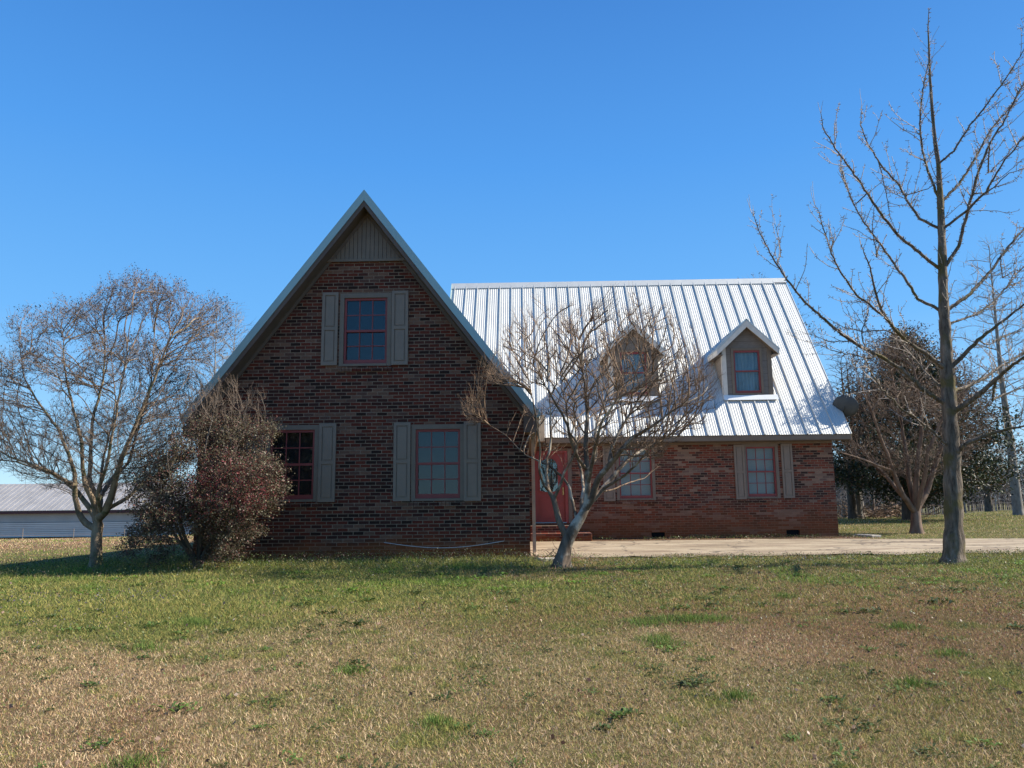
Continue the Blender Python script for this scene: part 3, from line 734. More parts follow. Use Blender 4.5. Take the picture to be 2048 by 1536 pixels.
e = dc-uz*0.05+axis*0.42; MB().box(e.x-0.03, e.x+0.03, e.y-0.05, e.y+0.03, e.z-0.03, e.z+0.03).build('receiver', M['dish'], dish, 0.008)

# ------------------------------------------------------------------ small things on the ground
def block(x, y, z, w_, d_, h_, rot, label, cat='block', mat='concrete', name='concrete_block'):
    b = MB().box(-w_/2, w_/2, -d_/2, d_/2, 0, h_).build(name, M[mat], None, 0.008)
    b.location = (x, y, z); b.rotation_euler = (0, 0, rot); return tag(b, label, cat)
block(0.33, 13.9, -0.02, 0.30, 0.20, 0.10, 0.3, 'pale concrete block in the grass at the gable corner')
block(0.22, 14.25, -0.01, 0.24, 0.12, 0.08, -0.5, 'reddish brick lying against the gable corner', 'brick', 'step', 'loose_brick')
block(9.35, 21.3, -0.01, 0.3, 0.75, 0.07, 0.25, 'grey splash block at the right corner of the house', 'splash block', name='splash_block')

# ================================================================== vegetation toolkit
def unit(v): return v/(np.linalg.norm(v, axis=-1, keepdims=True)+1e-12)

def grow(seed, att, step, infl, kill, bias=(0, 0, 0), iters=120, jit=0.15, maxn=20000, radial=0.0, org=None):
    """space colonisation: seed = list of (pos, parent); returns positions and parents"""
    P = [np.array(p, float) for p, _ in seed]; par = [q for _, q in seed]
    Pa = np.array(P); att = np.array(att, float)
    d = np.full(len(att), 1e9); near = np.zeros(len(att), int)
    def upd(new, base):
        nonlocal d, near
        for c0 in range(0, len(new), 400):
            D = np.linalg.norm(att[:, None, :]-new[None, c0:c0+400, :], axis=2); j = D.argmin(1); m_ = D[np.arange(len(att)), j]
            b = m_ < d; d[b] = m_[b]; near[b] = base+c0+j[b]
    upd(Pa, 0); bias = np.array(bias, float); nch = {}
    for it in range(iters):
        act = d < infl
        if not act.any(): break
        ids = near[act]; v = unit(att[act]-Pa[ids]); u, inv = np.unique(ids, return_inverse=True)
        acc = np.zeros((len(u), 3)); np.add.at(acc, inv, v)
        dirs = unit(acc); dirs = unit(dirs + bias + (radial*unit(Pa[u]-org) if radial else 0) + jit*rng.normal(size=dirs.shape))
        new = []; npar = []
        for k, n_ in enumerate(u):
            c = nch.get(n_, 0)
            if c >= 3: continue
            nch[n_] = c+1; new.append(Pa[n_]+dirs[k]*step); npar.append(int(n_))
        if not new: break
        new = np.array(new); base = len(Pa); Pa = np.concatenate([Pa, new]); par += npar
        upd(new, base)
        keep = d > kill
        att = att[keep]; d = d[keep]; near = near[keep]
        if len(att) == 0 or len(Pa) > maxn: break
    return Pa, np.array(par)

def chains(P, par, r0=0.003, ex=2.3, rmin=None):
    n = len(P); acc = np.zeros(n); R = np.zeros(n); kids = [[] for _ in range(n)]
    order = range(n-1, -1, -1)
    for i in order:
        R[i] = max(r0, acc[i]**(1/ex)) if acc[i] > 0 else r0
        if rmin is not None and i < len(rmin): R[i] = max(r0, rmin[i])
        if par[i] >= 0:
            acc[par[i]] += R[i]**ex; kids[par[i]].append(i)
    out = []; starts = [i for i in range(n) if par[i] < 0]; stack = [(s, None) for s in starts]
    while stack:
        s, frm = stack.pop(); ids = [s] if frm is None else [frm, s]; cur = s
        while kids[cur]:
            ks = sorted(kids[cur], key=lambda q: -R[q]); 
            for q in ks[1:]: stack.append((q, cur))
            cur = ks[0]; ids.append(cur)
        rr = R[ids].copy()
        if frm is not None: rr[0] = R[s]*1.05
        if len(ids) > 1: out.append((P[ids].copy(), rr))
    return out, R, kids

def smooth_chain(c):
    P, R = c
    if len(P) > 3:
        Q = P.copy(); Q[1:-1] = 0.25*P[:-2]+0.5*P[1:-1]+0.25*P[2:]; P = Q
    return P, R

def sides(r): return 10 if r > 0.05 else 7 if r > 0.018 else 5 if r > 0.007 else 3

def polyline_nodes(pts, radii, step, nodes, par, rr, root=-1, wob=0.0):
    """add a resampled polyline to the node list; returns the list of new indices"""
    pts = [np.array(p, float) for p in pts]; ids = []; prev = root
    for k in range(len(pts)-1):
        a, b = pts[k], pts[k+1]; n = max(1, int(round(np.linalg.norm(b-a)/step)))
        for i in range(n + (1 if k == len(pts)-2 else 0)):
            if k == 0 and i == 0 and root >= 0: continue
            t = i/n; q = a+(b-a)*t + (wob*rng.normal(size=3) if (k or i) else 0)
            nodes.append(q); par.append(prev); rr.append(radii[k]+(radii[k+1]-radii[k])*t); prev = len(nodes)-1; ids.append(prev)
    return ids

def twig_polys(P, D, length, r, n=3, curl=0.25, up=0.0):
    """short tapering twigs from points P in directions D"""
    out = []
    L_ = length*(0.5+rng.random(len(P)))
    for p, d, l in zip(P, D, L_):
        pts = [p]; dd = d.copy()
        for k in range(n):
            dd = unit(dd + curl*rng.normal(size=3) + np.array([0, 0, up])); pts.append(pts[-1]+dd*l/n)
        out.append((np.array(pts), np.linspace(r, r*0.55, n+1)))
    return out

def rand_dirs(n): return unit(rng.normal(size=(n, 3)))

def leaf_quads(P, size, aspect=0.5, N=None, var=0.4, spread=1.0):
    n = len(P); s = size*(1+var*(rng.random(n)-0.5)*2)[:, None]
    A = rand_dirs(n)
    if N is not None: A = unit(A + N)
    B = unit(np.cross(A, rand_dirs(n))); 
    V = np.stack([P, P+A*s*0.45+B*s*aspect*0.5, P+A*s, P+A*s*0.5-B*s*aspect*0.5], 1).reshape(-1, 3)
    return V, np.arange(4*n).reshape(n, 4)

def clumpy(q, scale, thr, seed):
    n = vnoise(q[:, 0]+.37*q[:, 1], q[:, 2]-.21*q[:, 1], seed, scale)*.6+vnoise(q[:, 1]+.3*q[:, 0], q[:, 2]+5, seed+5, scale*1.3)*.4
    return q[n > thr]
def in_ellipsoid(n, c, r, power=1.0, flat=None):
    q = rand_dirs(n)*(rng.random((n, 1))**(power/3.0)); q = q*np.array(r)+np.array(c)
    if flat is not None: q = q[flat(q)]
    return q

def mesh_polys(name, polys, mat, parent, cols=None):
    V, Fq = tube_arrays([smooth_chain(p) for p in polys], sides)
    return link(name, np_mesh(name, V, Fq), mat, parent, smooth=True)

def colmix(n, cols, p=None, var=0.2):
    cols = np.array(cols); i = rng.choice(len(cols), n, p=p); return cols[i]*(1+var*(rng.random((n, 1))-0.5)*2)

M['bark_ginkgo'] = bark_mat('ginkgo_bark', (0.055, 0.042, 0.031), (0.27, 0.215, 0.16), 16, (1, 1, 0.2), 1.0, (0.13, 0.105, 0.045), 2.5, 0.05)
M['bark_twig'] = bark_mat('ginkgo_twig_bark', (0.26, 0.21, 0.165), (0.5, 0.43, 0.36), 30, (1, 1, 1), 0.3)
M['bark_myrtle'] = bark_mat('myrtle_bark', (0.06, 0.042, 0.03), (0.25, 0.185, 0.13), 7, (1, 1, 0.35), 0.6, (0.44, 0.375, 0.29), 3.0, 0.02)
M['twig_myrtle'] = bark_mat('myrtle_twigs', (0.10, 0.062, 0.042), (0.34, 0.235, 0.155), 12, (1, 1, 1), 0.2)
M['twig_left'] = bark_mat('left_twigs', (0.11, 0.08, 0.06), (0.27, 0.205, 0.155), 12, (1, 1, 1), 0.2)
M['bark_left'] = bark_mat('left_myrtle_bark', (0.12, 0.085, 0.055), (0.44, 0.33, 0.22), 6, (1, 1, 0.4), 0.4, (0.12, 0.12, 0.06), 4)
M['bark_cin'] = bark_mat('cinnamon_bark', (0.10, 0.065, 0.045), (0.27, 0.19, 0.14), 5, (1, 1, 0.35), 0.3)
M['bark_dark'] = bark_mat('dark_bark', (0.06, 0.05, 0.04), (0.15, 0.125, 0.10), 8, (1, 1, 0.3), 0.6)
M['bark_grey'] = bark_mat('grey_bark', (0.16, 0.14, 0.12), (0.32, 0.29, 0.25), 8, (1, 1, 0.4), 0.4)
M['pods'] = attr_mat('seed_pods', 0.85, 0.0)
M['leaf'] = attr_mat('shrub_leaf', 0.5, 0.25, 0.4)
M['magnolia_leaf'] = attr_mat('glossy_leaf', 0.55, 0.1, 0.3)

# ------------------------------------------------------------------ the big ginkgo on the right
def gk():
    Y0 = 12.9; nodes, par, rr = [], [], []
    P = lambda px, py, dy=0.0: np.array(at(px, py, Y0+dy))
    b = P(1908, 1138); b[2] = float(ground_z(b[0], Y0))-0.12
    tr = [b, P(1908, 1100), P(1906, 1000), P(1904, 900), P(1898, 800), P(1893, 700), P(1888, 624), P(1885, 542), P(1883, 460), P(1881, 406), P(1877, 328), P(1870, 283), P(1864, 214), P(1860, 155), P(1858, 100), P(1856, 55), P(1858, 16)]
    rad = [.205, .155, .136, .124, .112, .094, .082, .070, .062, .052, .036, .031, .025, .020, .015, .010, .005]
    t_ids = polyline_nodes(tr, rad, 0.12, nodes, par, rr)
    def nearest(p): 
        A = np.array([nodes[i] for i in t_ids]); return t_ids[int(np.argmin(np.linalg.norm(A-p, axis=1)))]
    limbs = []
    def limb(pts, r0, dep, r1=0.006):
        """pts are photo points, dep: how far the limb reaches towards (-) or away from (+) the camera"""
        n = len(pts); w_ = [P(x, y, dep*i/(n-1)) for i, (x, y) in enumerate(pts)]
        k = nearest(w_[0]); w_[0] = nodes[k]
        rad = [0.66*r0*(1-i/(n-1))**0.85 + r1*0.8 for i in range(n)]
        ids = polyline_nodes(w_, rad, 0.08, nodes, par, rr, root=k, wob=0.006); limbs.append((ids, r0)); return ids
    def sub(ids, frac, pts, r0, dep):
        k = ids[int(frac*(len(ids)-1))]; base_dy = nodes[k][1]-Y0; n = len(pts)
        w_ = [nodes[k]] + [P(x, y, base_dy+dep*(i+1)/n) for i, (x, y) in enumerate(pts)]
        rad = [0.75*r0*(1-i/n)**0.8+0.004 for i in range(n+1)]
        j = polyline_nodes(w_, rad, 0.08, nodes, par, rr, root=k, wob=0.006); limbs.append((j, r0)); return j
    q = lambda *a: [(1480+x/2.194, y/2.194) for x, y in a]      # points read on an enlarged crop
    u = lambda *a: [(1400+x/2.477, 540+y/2.477) for x, y in a]
    limb(q((885, 890), (830, 770), (800, 660), (790, 560), (795, 440), (810, 350), (825, 290), (832, 200)), .028, 0.5)
    limb(q((872, 720), (940, 660), (1010, 550), (1090, 450), (1170, 340), (1230, 250), (1280, 150)), .022, -0.7)
    a = limb(q((890, 890), (960, 810), (1030, 700), (1100, 570), (1180, 480), (1246, 370), (1300, 280)), .032, 0.9)
    limb(q((900, 1020), (990, 930), (1080, 840), (1150, 720), (1246, 600), (1330, 470)), .030, -1.2)
    a = limb(q((905, 1190), (960, 1080), (1000, 920), (1040, 770), (1100, 620), (1160, 530), (1246, 360), (1300, 230)), .042, -0.5)
    sub(a, .55, q((1090, 760), (1150, 700), (1240, 600)), .014, 0.8)
    sub(a, .35, q((1080, 850), (1180, 760), (1246, 740)), .012, -0.8)
    a = limb(q((925, 1370), (1010, 1290), (1100, 1190), (1180, 1080), (1246, 1000), (1340, 880)), .045, 0.8)
    sub(a, .5, q((1150, 1220), (1200, 1190)), .01, -.4)
    limb(q((925, 1420), (1040, 1380), (1120, 1320), (1200, 1220), (1280, 1130)), .022, 1.7)
    a = limb([(1905, 738), (1933, 705), (1965, 673), (2006, 641), (2048, 609), (2110, 560)], .055, -0.9)
    sub(a, .3, [(1975, 690), (2010, 672), (2045, 660)], .012, 0.9)
    a = limb([(1911, 790), (1930, 775), (1965, 758), (2014, 726), (2048, 705), (2130, 650)], .048, 1.6)
    a = limb([(1911, 823), (1945, 798), (1985, 766), (2020, 735), (2048, 714), (2140, 630)], .068, -1.5)
    sub(a, .35, [(1985, 800), (2030, 780), (2080, 765)], .025, 0.8)
    limb([(1912, 915), (1925, 892), (1965, 873), (2006, 859), (2048, 851), (2120, 835)], .060, -1.1)
    # left side
    a = limb(q((872, 1020), (790, 960), (740, 890), (690, 800), (620, 730), (560, 630), (530, 550), (533, 470)), .032, 0.6)
    sub(a, .30, q((820, 830), (880, 790)), .008, -.3); sub(a, .62, q((640, 830), (655, 940), (680, 1000)), .008, .3)
    a = limb(q((870, 1180), (800, 1120), (690, 1030), (620, 940), (560, 850), (490, 750), (430, 670), (370, 570), (355, 500)), .038, -0.9)
    sub(a, .55, q((500, 900), (450, 770), (440, 700)), .010, .5)
    a = limb(q((875, 1370), (780, 1310), (700, 1190), (620, 1080), (540, 970), (480, 860), (450, 750)), .036, 0.9)
    sub(a, .5, q((600, 1130), (580, 1000), (590, 900)), .010, -.6)
    a = limb([(1886, 738), (1856, 710), (1812, 681), (1788, 657), (1763, 621), (1752, 590), (1743, 552), (1735, 520), (1722, 490)], .050, -1.0)
    sub(a, .38, [(1770, 633), (1743, 613), (1707, 584), (1679, 540), (1660, 500), (1645, 450), (1632, 410)], .026, -.6)
    sub(a, .35, [(1770, 660), (1730, 664), (1690, 655), (1660, 640)], .012, .4)
    a = limb([(1888, 790), (1862, 755), (1845, 738), (1812, 693), (1796, 670)], .034, 0.9)
    a = limb([(1888, 820), (1844, 778), (1804, 738), (1763, 714), (1723, 693), (1683, 669), (1642, 633), (1610, 605), (1575, 560), (1545, 515), (1522, 470), (1505, 425)], .052, -0.7)
    sub(a, .30, [(1740, 718), (1700, 708), (1660, 700), (1640, 690)], .013, -.5); sub(a, .42, [(1700, 682), (1660, 684), (1620, 668)], .012, .5)
    sub(a, .36, [(1722, 665), (1735, 630), (1740, 600)], .011, .3); sub(a, .8, [(1562, 500), (1552, 450)], .008, .3)
    limb([(1890, 895), (1856, 855), (1835, 838), (1804, 819), (1763, 778), (1747, 754), (1733, 725), (1727, 705)], .030, -1.2, .005)
    n_main = len(nodes)
    main = list(zip(*[(nodes[i], i) for i in range(n_main)]))
    NP = np.array(nodes); R = np.array(rr)
    polys, _, _ = chains(NP, np.array(par), 0.004, 2.5, R*0+R)
    # use the given radii rather than the pipe model
    def rad_of(Pq, Rq): return Rq
    tree = empty('ginkgo_tree', tuple(b), 'tall bare grey tree with spurred limbs standing nearest the right edge', 'tree')
    # chains with given radii
    kids = [[] for _ in NP]
    for i, p_ in enumerate(par):
        if p_ >= 0: kids[p_].append(i)
    trunk = (NP[t_ids], R[t_ids]*(1+0.05*rng.normal(size=len(t_ids))))
    trunk[1][4:] *= 1+0.05*np.sin(np.arange(len(trunk[1])-4)*1.7)
    V, Fq = tube_arrays([trunk], lambda r: 24)
    ring_i = np.arange(len(V))//24; th_ = (np.arange(len(V)) % 24)*2*pi/24; C0 = trunk[0][ring_i]; hz_ = np.clip((C0[:, 2]-b[2])/.75, 0, 1)
    V = C0+(V-C0)*(1+(.30*(1-hz_)**2*np.maximum(0, np.sin(3*th_+.7))**1.5 + .035*np.sin(5*th_+C0[:, 2]*1.3)+.03*vnoise(th_*3, C0[:, 2]*2, 7)))[:, None]
    link('trunk', np_mesh('trunk', V, Fq), M['bark_ginkgo'], tree, smooth=True)
    for ids, r0 in limbs:
        k = par[ids[0]]; pp = np.concatenate([[NP[k]], NP[ids]]); r_ = np.concatenate([[R[ids[0]]*1.15], R[ids]])
        V, Fq = tube_arrays([(pp, r_)], sides); link('limb', np_mesh('limb', V, Fq), M['bark_ginkgo'], tree, smooth=True)
    # side shoots and spurs
    tw = []
    def shoots(pp, rr_, dens, lmin, lmax, level):
        seg = np.linalg.norm(np.diff(pp, axis=0), axis=1).sum(); n = rng.poisson(seg*dens)
        for _ in range(n):
            i = rng.integers(1, len(pp)-1) if len(pp) > 2 else 0
            t = unit(pp[min(i+1, len(pp)-1)]-pp[i-1]); o_ = unit(np.cross(t, rand_dirs(1)[0]))
            d = unit(o_*0.9+t*0.75+np.array([0, 0, 0.25])); l = (lmin+(lmax-lmin)*rng.random()**2)
            if rng.random() < 0.5: d = unit(d*np.array([1, 0.7, 1]))
            k = max(4, int(l/0.06)); pts = [pp[i]]; dd = d
            for _k in range(k): dd = unit(dd+0.10*rng.normal(size=3)+np.array([0, 0, 0.05])); pts.append(pts[-1]+dd*l/k)
            r_ = min(0.0085, rr_[i]*0.8)
            tp = np.array(pts); tr_ = np.linspace(r_, r_*0.5, len(tp)); tw.append((tp, tr_)); spurs(tp, tr_, 16)
            if level and l > 0.4: shoots(tp, tr_, 2.2, 0.1, 0.3, level-1)
    def spurs(pp, rr_, dens):
        seg = np.linalg.norm(np.diff(pp, axis=0), axis=1).sum(); n = int(seg*dens)
        for _ in range(n):
            i = rng.integers(0, len(pp)-1); f = rng.random(); p0 = pp[i]*(1-f)+pp[i+1]*f; t = unit(pp[i+1]-pp[i])
            o_ = unit(np.cross(t, rand_dirs(1)[0])+0.2*t); l = rr_[i]+0.014+0.03*rng.random()
            tw.append((np.array([p0, p0+o_*l*0.8, p0+o_*l]), np.array([0.005, 0.006, 0.0065])))
    for ids, r0 in limbs:
        pp = NP[ids]; r_ = R[ids]; shoots(pp[len(pp)//6:], r_[len(pp)//6:], 8.5, 0.10, 0.9, 1); spurs(pp, r_, 34)
        # a few terminal shoots
        tip = pp[-1]; t = unit(pp[-1]-pp[-3])
        for _ in range(2):
            tw += twig_polys(tip[None], unit(t+0.25*rng.normal(size=3))[None], 0.28, 0.005, 4, 0.12, 0.05)
    i0 = [i for i in t_ids if NP[i][2] > 3.0]
    shoots(NP[i0], R[i0]*0.3, 3.5, 0.15, 0.8, 1); i1 = [i for i in t_ids if NP[i][2] > 5.5]; spurs(NP[i1], R[i1], 25)
    V, Fq = tube_arrays(tw, lambda r: 3); link('twigs', np_mesh('twigs', V, Fq), M['bark_twig'], tree)
gk()

# ------------------------------------------------------------------ generic many-stemmed tree
def myrtle(name, base, stems, env, natt, step, infl, kill, bias, label, barkm, twigm, r0=0.0035, ex=2.3, twl=0.16, ntw=2.2, pods=0, podcol=None, podsize=0.02,
           cat='tree', group=None, rscale=1.0, split=0.012, maxn=9000, leaves=None, spread=None, twr=0.0022, twup=0.5, podtop=0, radial=0.0, jit=0.13):
    nodes, par, rr = [], [], []
    tr_ids = polyline_nodes(stems[0][0], stems[0][1], step, nodes, par, rr)
    for pts, rad, rootf in stems[1:]:
        A = np.array(nodes); k = int(np.argmin(np.linalg.norm(A-np.array(pts[0]), axis=1))) if rootf is None else tr_ids[int(rootf*(len(tr_ids)-1))]
        pts = [nodes[k]]+[np.array(p) for p in pts[1:]]
        polyline_nodes(pts, rad, step, nodes, par, rr, root=k, wob=step*0.10)
    seed = list(zip(nodes, par))
    P, pr = grow(seed, env, step, infl, kill, bias, iters=160, jit=jit, maxn=maxn, radial=radial, org=np.array(base)+np.array([0, 0, .2]))
    polys, R, kids = chains(P, pr, r0, ex, np.array(rr))
    t = empty(name, tuple(base), label, cat, group)
    thick = [p for p in polys if p[1].max() > split]; thin = [p for p in polys if p[1].max() <= split]
    V, Fq = tube_arrays([smooth_chain(p) for p in thick], lambda r: 14 if r > 0.06 else sides(r))
    hb_ = np.clip((V[:, 2]-base[2]-.08)/.35, 0, 1); cxy = np.array(base)[:2]+(stems[0][0][1][:2]-np.array(base)[:2])*.5; near = np.hypot(V[:, 0]-cxy[0], V[:, 1]-cxy[1]) < .4
    an_ = np.arctan2(V[:, 1]-cxy[1], V[:, 0]-cxy[0]); k_ = np.where(near, .45*(1-hb_)**2*(.5+.5*np.sin(4*an_+1)), 0); V[:, :2] += (V[:, :2]-cxy)*k_[:, None]
    link('trunk', np_mesh('trunk', V, Fq), barkm, t, smooth=True)
    tw = [smooth_chain(p) for p in thin]
    # twigs on thin nodes
    thinn = np.where(R < r0*2.2)[0]; par_ = pr[thinn]; ok = par_ >= 0; thinn = thinn[ok]; par_ = par_[ok]
    T = unit(P[thinn]-P[par_]); n = int(len(thinn)*ntw); ii = rng.integers(0, len(thinn), n)
    f = rng.random((n, 1)); p0 = P[par_[ii]]*(1-f)+P[thinn[ii]]*f
    D = unit(T[ii]*1.0+(0.55 if radial else .7)*rand_dirs(n)+np.array([0, 0, twup*0.5])+radial*.7*unit(p0-np.array(base)))
    sm = twig_polys(p0, D, twl, twr, 3, 0.22, 0.08); tw += sm
    V, Fq = tube_arrays(tw, sides); link('twigs', np_mesh('twigs', V, Fq), twigm, t)
    tips = np.array([s[0][-1] for s in sm])
    if pods:
        c = tips[rng.integers(0, len(tips), pods//3)] if not podtop else tips[np.argsort(-(tips[:, 2]-tips[:, 2].min())/(np.ptp(tips[:, 2]))-podtop*rng.random(len(tips)))[:pods//3]]
        Q = np.repeat(c, 3, 0)+rng.normal(size=(len(c)*3, 3))*0.02
        V, Fq = leaf_quads(Q, podsize, 0.9); cc = np.repeat(colmix(len(Q), podcol), 4, 0)
        link('seed_pods', np_mesh('seed_pods', V, Fq, cc), M['pods'], t)
    return t, P, R, tips

# ---- crape myrtle in front of the door
Yc = 12.75
A = lambda x, y, dy=0.0: np.array(at(1040+x/4.268, 800+y/4.268, Yc+dy))
b = A(355, 1428); b[2] = float(ground_z(b[0], Yc))-0.08
stems = [([b, A(352, 1400), A(395, 1230), A(450, 1110), A(515, 1010), A(560, 930), A(578, 820)], [.15, .125, .105, .10, .085, .068, .055]),
  ([A(375, 1180), A(322, 1010, .05), A(292, 850, .1), A(240, 770, .15), A(225, 640, .25), A(235, 500, .3), A(260, 380, .35), A(262, 100, .4), A(235, -150, .5)], [.06, .052, .045, .033, .027, .022, .018, .014, .007], None),
  ([A(240, 770, .15), A(190, 700, 0), A(165, 580, -.15), A(175, 420, -.3), A(130, 100, -.5), A(60, -250, -.7)], [.03, .022, .019, .016, .012, .006], None),
  ([A(292, 850, .1), A(355, 700, .0), A(380, 610, -.1), A(440, 520, -.25), A(500, 380, -.4), A(420, 280, -.5), A(400, 100, -.6), A(330, -200, -.8)], [.03, .024, .02, .018, .017, .015, .012, .006], None),
  ([A(450, 1000, .05), A(445, 850, .15), A(420, 740, .2), A(350, 640, .3), A(240, 560, .4), A(160, 520, .6), A(40, 470, .8), A(-120, 300, 1.0), A(-300, 190, 1.1), A(-430, 110, 1.1)], [.03, .026, .024, .021, .018, .015, .012, .010, .007, .004], None),
  ([A(578, 820), A(575, 600, .0), A(560, 400, .1), A(575, 150, .2), A(560, -80, .3), A(520, -350, .5), A(480, -600, .6)], [.055, .048, .04, .032, .024, .014, .007], None),
  ([A(575, 600), A(500, 500, -.2), A(430, 340, -.4), A(400, 200, -.5), A(300, 20, -.7), A(200, -150, -.9), A(80, -350, -1.)], [.032, .03, .026, .022, .017, .011, .006], None),
  ([A(590, 620), A(650, 480, .2), A(640, 260, .4), A(690, 100, .5), A(760, -100, .7), A(740, -400, .9)], [.03, .028, .024, .018, .012, .006], None),
  ([A(560, 930), A(620, 830, -.1), A(660, 680, -.2), A(760, 560, -.35), A(860, 430, -.5), A(960, 320, -.6), A(1100, 240, -.8), A(1300, 100, -1.), A(1540, -90, -1.2)], [.06, .055, .05, .045, .038, .03, .024, .014, .007], None),
  ([A(760, 560, -.35), A(770, 440, -.2), A(830, 300, -.1), A(900, 180, .0), A(980, 60, .1), A(1060, -150, .2), A(1120, -350, .3)], [.035, .03, .026, .021, .016, .010, .005], None),
  ([A(600, 920), A(700, 760, .2), A(830, 610, .4), A(930, 500, .6), A(1050, 420, .8), A(1200, 350, 1.), A(1400, 220, 1.2), A(1600, 60, 1.3)], [.05, .045, .038, .03, .024, .016, .011, .005], None),
  ([A(700, 760, .2), A(860, 660, .0), A(960, 590, -.2), A(1060, 470, -.4), A(1195, 330, -.5), A(1330, 330, -.6)], [.03, .024, .02, .015, .009, .004], None),
  ([A(690, 790, .2), A(780, 770, .4), A(900, 715, .6), A(1060, 670, .9), A(1190, 560, 1.1)], [.018, .015, .012, .008, .004], None),
  ([A(575, 700, 0), A(640, 400, -.5), A(700, 180, -.9), A(820, 0, -1.2), A(900, -300, -1.4)], [.034, .028, .02, .013, .006], None),
  ([A(500, 1000, 0.0), A(540, 700, .5), A(480, 420, .9), A(460, 100, 1.2), A(500, -300, 1.4)], [.032, .026, .02, .013, .006], None)]
cc = A(560, -120)          # crown centre
def fc(q):
    d = q-b; h = d[:, 2]; rad_ = np.hypot(d[:, 0]-0.15*h, d[:, 1]); ang = rad_/np.maximum(h, .01)
    return (h > 1.55) & (ang < 0.95) & (h > 1.2+0.25*rad_)
cx_ = (at(1190, 760, Yc))
env = in_ellipsoid(5200, (cx_.x, Yc, 2.95), (2.05, 1.8, 1.4), 0.8, fc)
# denser plumes so the outline is uneven
plume = []
for (x, y, dy) in ((1035, 650, .2), (1020, 760, -.3), (1110, 690, .3), (1200, 640, .1), (1250, 625, -.2), (1290, 650, .5), (1150, 660, -.5), (1000, 740, .6), (955, 825, 1.0), (1340, 720, -.5), (1390, 740, 1.0), (1420, 790, .2), (1320, 640, .8), (1180, 720, -1.0), (1075, 740, -.9), (970, 860, .1), (1380, 830, -.7), (1300, 890, -.8)):
    plume.append(in_ellipsoid(150, np.array(at(x, y, Yc+dy)), (.26, .3, .34)))
env = env[rng.random(len(env)) < np.where(env[:, 0] < at(1010, 800, Yc).x, .25, np.where(env[:, 2] < 2.6, .35, 1.0))]
env = np.concatenate([clumpy(env, 1.8, .50, 5)]+plume); env = env[rng.random(len(env)) < .72]
env = env[rng.random(len(env)) > 0.0]
myrtle('crape_myrtle', b, stems, env, 0, 0.07, 0.6, 0.078, (0, 0, 0.2), 'bare multi-stemmed small tree with pale grey trunk in front of the red door', M['bark_myrtle'], M['twig_myrtle'],
       r0=0.0032, ex=2.1, twl=0.17, ntw=1.25, maxn=9000, twr=0.0020, split=0.02, twup=.7, radial=.9, jit=.09)

# ---- seed-laden crape myrtle on the left
Yl = 13.7
A = lambda x, y, dy=0.0: np.array(at(x/2.327, 540+y/2.327, Yl+dy))   # enlarged crop of the left side
B = lambda x, y, dy=0.0: np.array(at(x/5.907, 900+y/5.907, Yl+dy))
b = B(1135, 1350); b[2] = float(ground_z(b[0], Yl))-0.1
stems = [([b, B(1135, 1300), B(1140, 1000), B(1165, 880)], [.14, .098, .092, .088]),
  ([B(1100, 960), B(1010, 880, -.05), B(930, 740, -.1), B(890, 580, -.15), B(880, 420, -.2), A(350, 960, -.2), A(320, 860, -.3), A(270, 740, -.4), A(180, 620, -.5), A(110, 500, -.6), A(90, 330, -.7)], [.065, .058, .05, .045, .04, .036, .03, .024, .018, .012, .006], None),
  ([B(1160, 900), B(1120, 790, .1), B(1030, 650, .2), B(900, 480, .3), B(760, 360, .4), B(600, 270, .6), B(380, 200, .8), B(150, 130, .9), A(-60, 880, 1.0)], [.06, .055, .048, .04, .034, .026, .018, .012, .006], None),
  ([B(1165, 880), B(1130, 700, -.1), B(1080, 560, -.2), B(1000, 400, -.3), A(390, 940, -.3), A(380, 800, -.5), A(340, 640, -.6), A(300, 450, -.8), A(290, 250, -.9)], [.06, .055, .05, .044, .034, .026, .02, .012, .006], None),
  ([B(1165, 880), B(1160, 600, .2), B(1060, 380, .3), A(420, 850, .4), A(430, 700, .5), A(480, 520, .6), A(490, 330, .8), A(470, 160, .9)], [.055, .048, .042, .034, .028, .02, .012, .006], None),
  ([B(1200, 850), B(1250, 700, -.2), B(1310, 560, -.3), B(1380, 300, -.4), B(1440, 100, -.5), A(590, 820, -.6), A(660, 650, -.7), A(740, 450, -.8), A(800, 300, -.9), A(850, 200, -1.)], [.075, .07, .06, .05, .042, .036, .028, .02, .012, .006], None),
  ([B(1240, 700, -.2), B(1500, 570, 0), B(1640, 430, .2), A(720, 960, .4), A(860, 860, .6), A(930, 760, .7)], [.04, .035, .028, .02, .012, .006], None),
  ([B(1230, 740, -.1), B(1150, 560, -.5), B(1200, 350, -.6), B(1260, 200, -.7), A(530, 740, -.8), A(560, 560, -.9), A(590, 380, -1.0), A(620, 170, -1.1)], [.04, .035, .03, .028, .022, .016, .010, .006], None),
  ([B(1230, 640, 0), B(1240, 470, .4), B(1340, 320, .7), A(600, 900, .8), A(640, 740, .9), A(700, 560, 1.0), A(720, 350, 1.2), A(700, 150, 1.3)], [.045, .038, .032, .028, .022, .016, .010, .006], None),
  ([B(1180, 800, .1), B(1200, 600, .6), B(1180, 420, 1.0), A(480, 880, 1.1), A(540, 640, 1.2), A(520, 400, 1.3)], [.04, .034, .028, .022, .014, .007], None),
  ([B(850, 440, -.15), B(700, 320, -.5), B(520, 220, -.8), B(300, 150, -1.), B(60, 60, -1.1), A(-70, 800, -1.2)], [.035, .03, .024, .018, .011, .006], None)]
def fl_(q):
    d = q-b; h = d[:, 2]; rad_ = np.hypot(d[:, 0], d[:, 1]); return (h > 1.25+0.22*rad_)
c_ = at(205, 800, Yl)
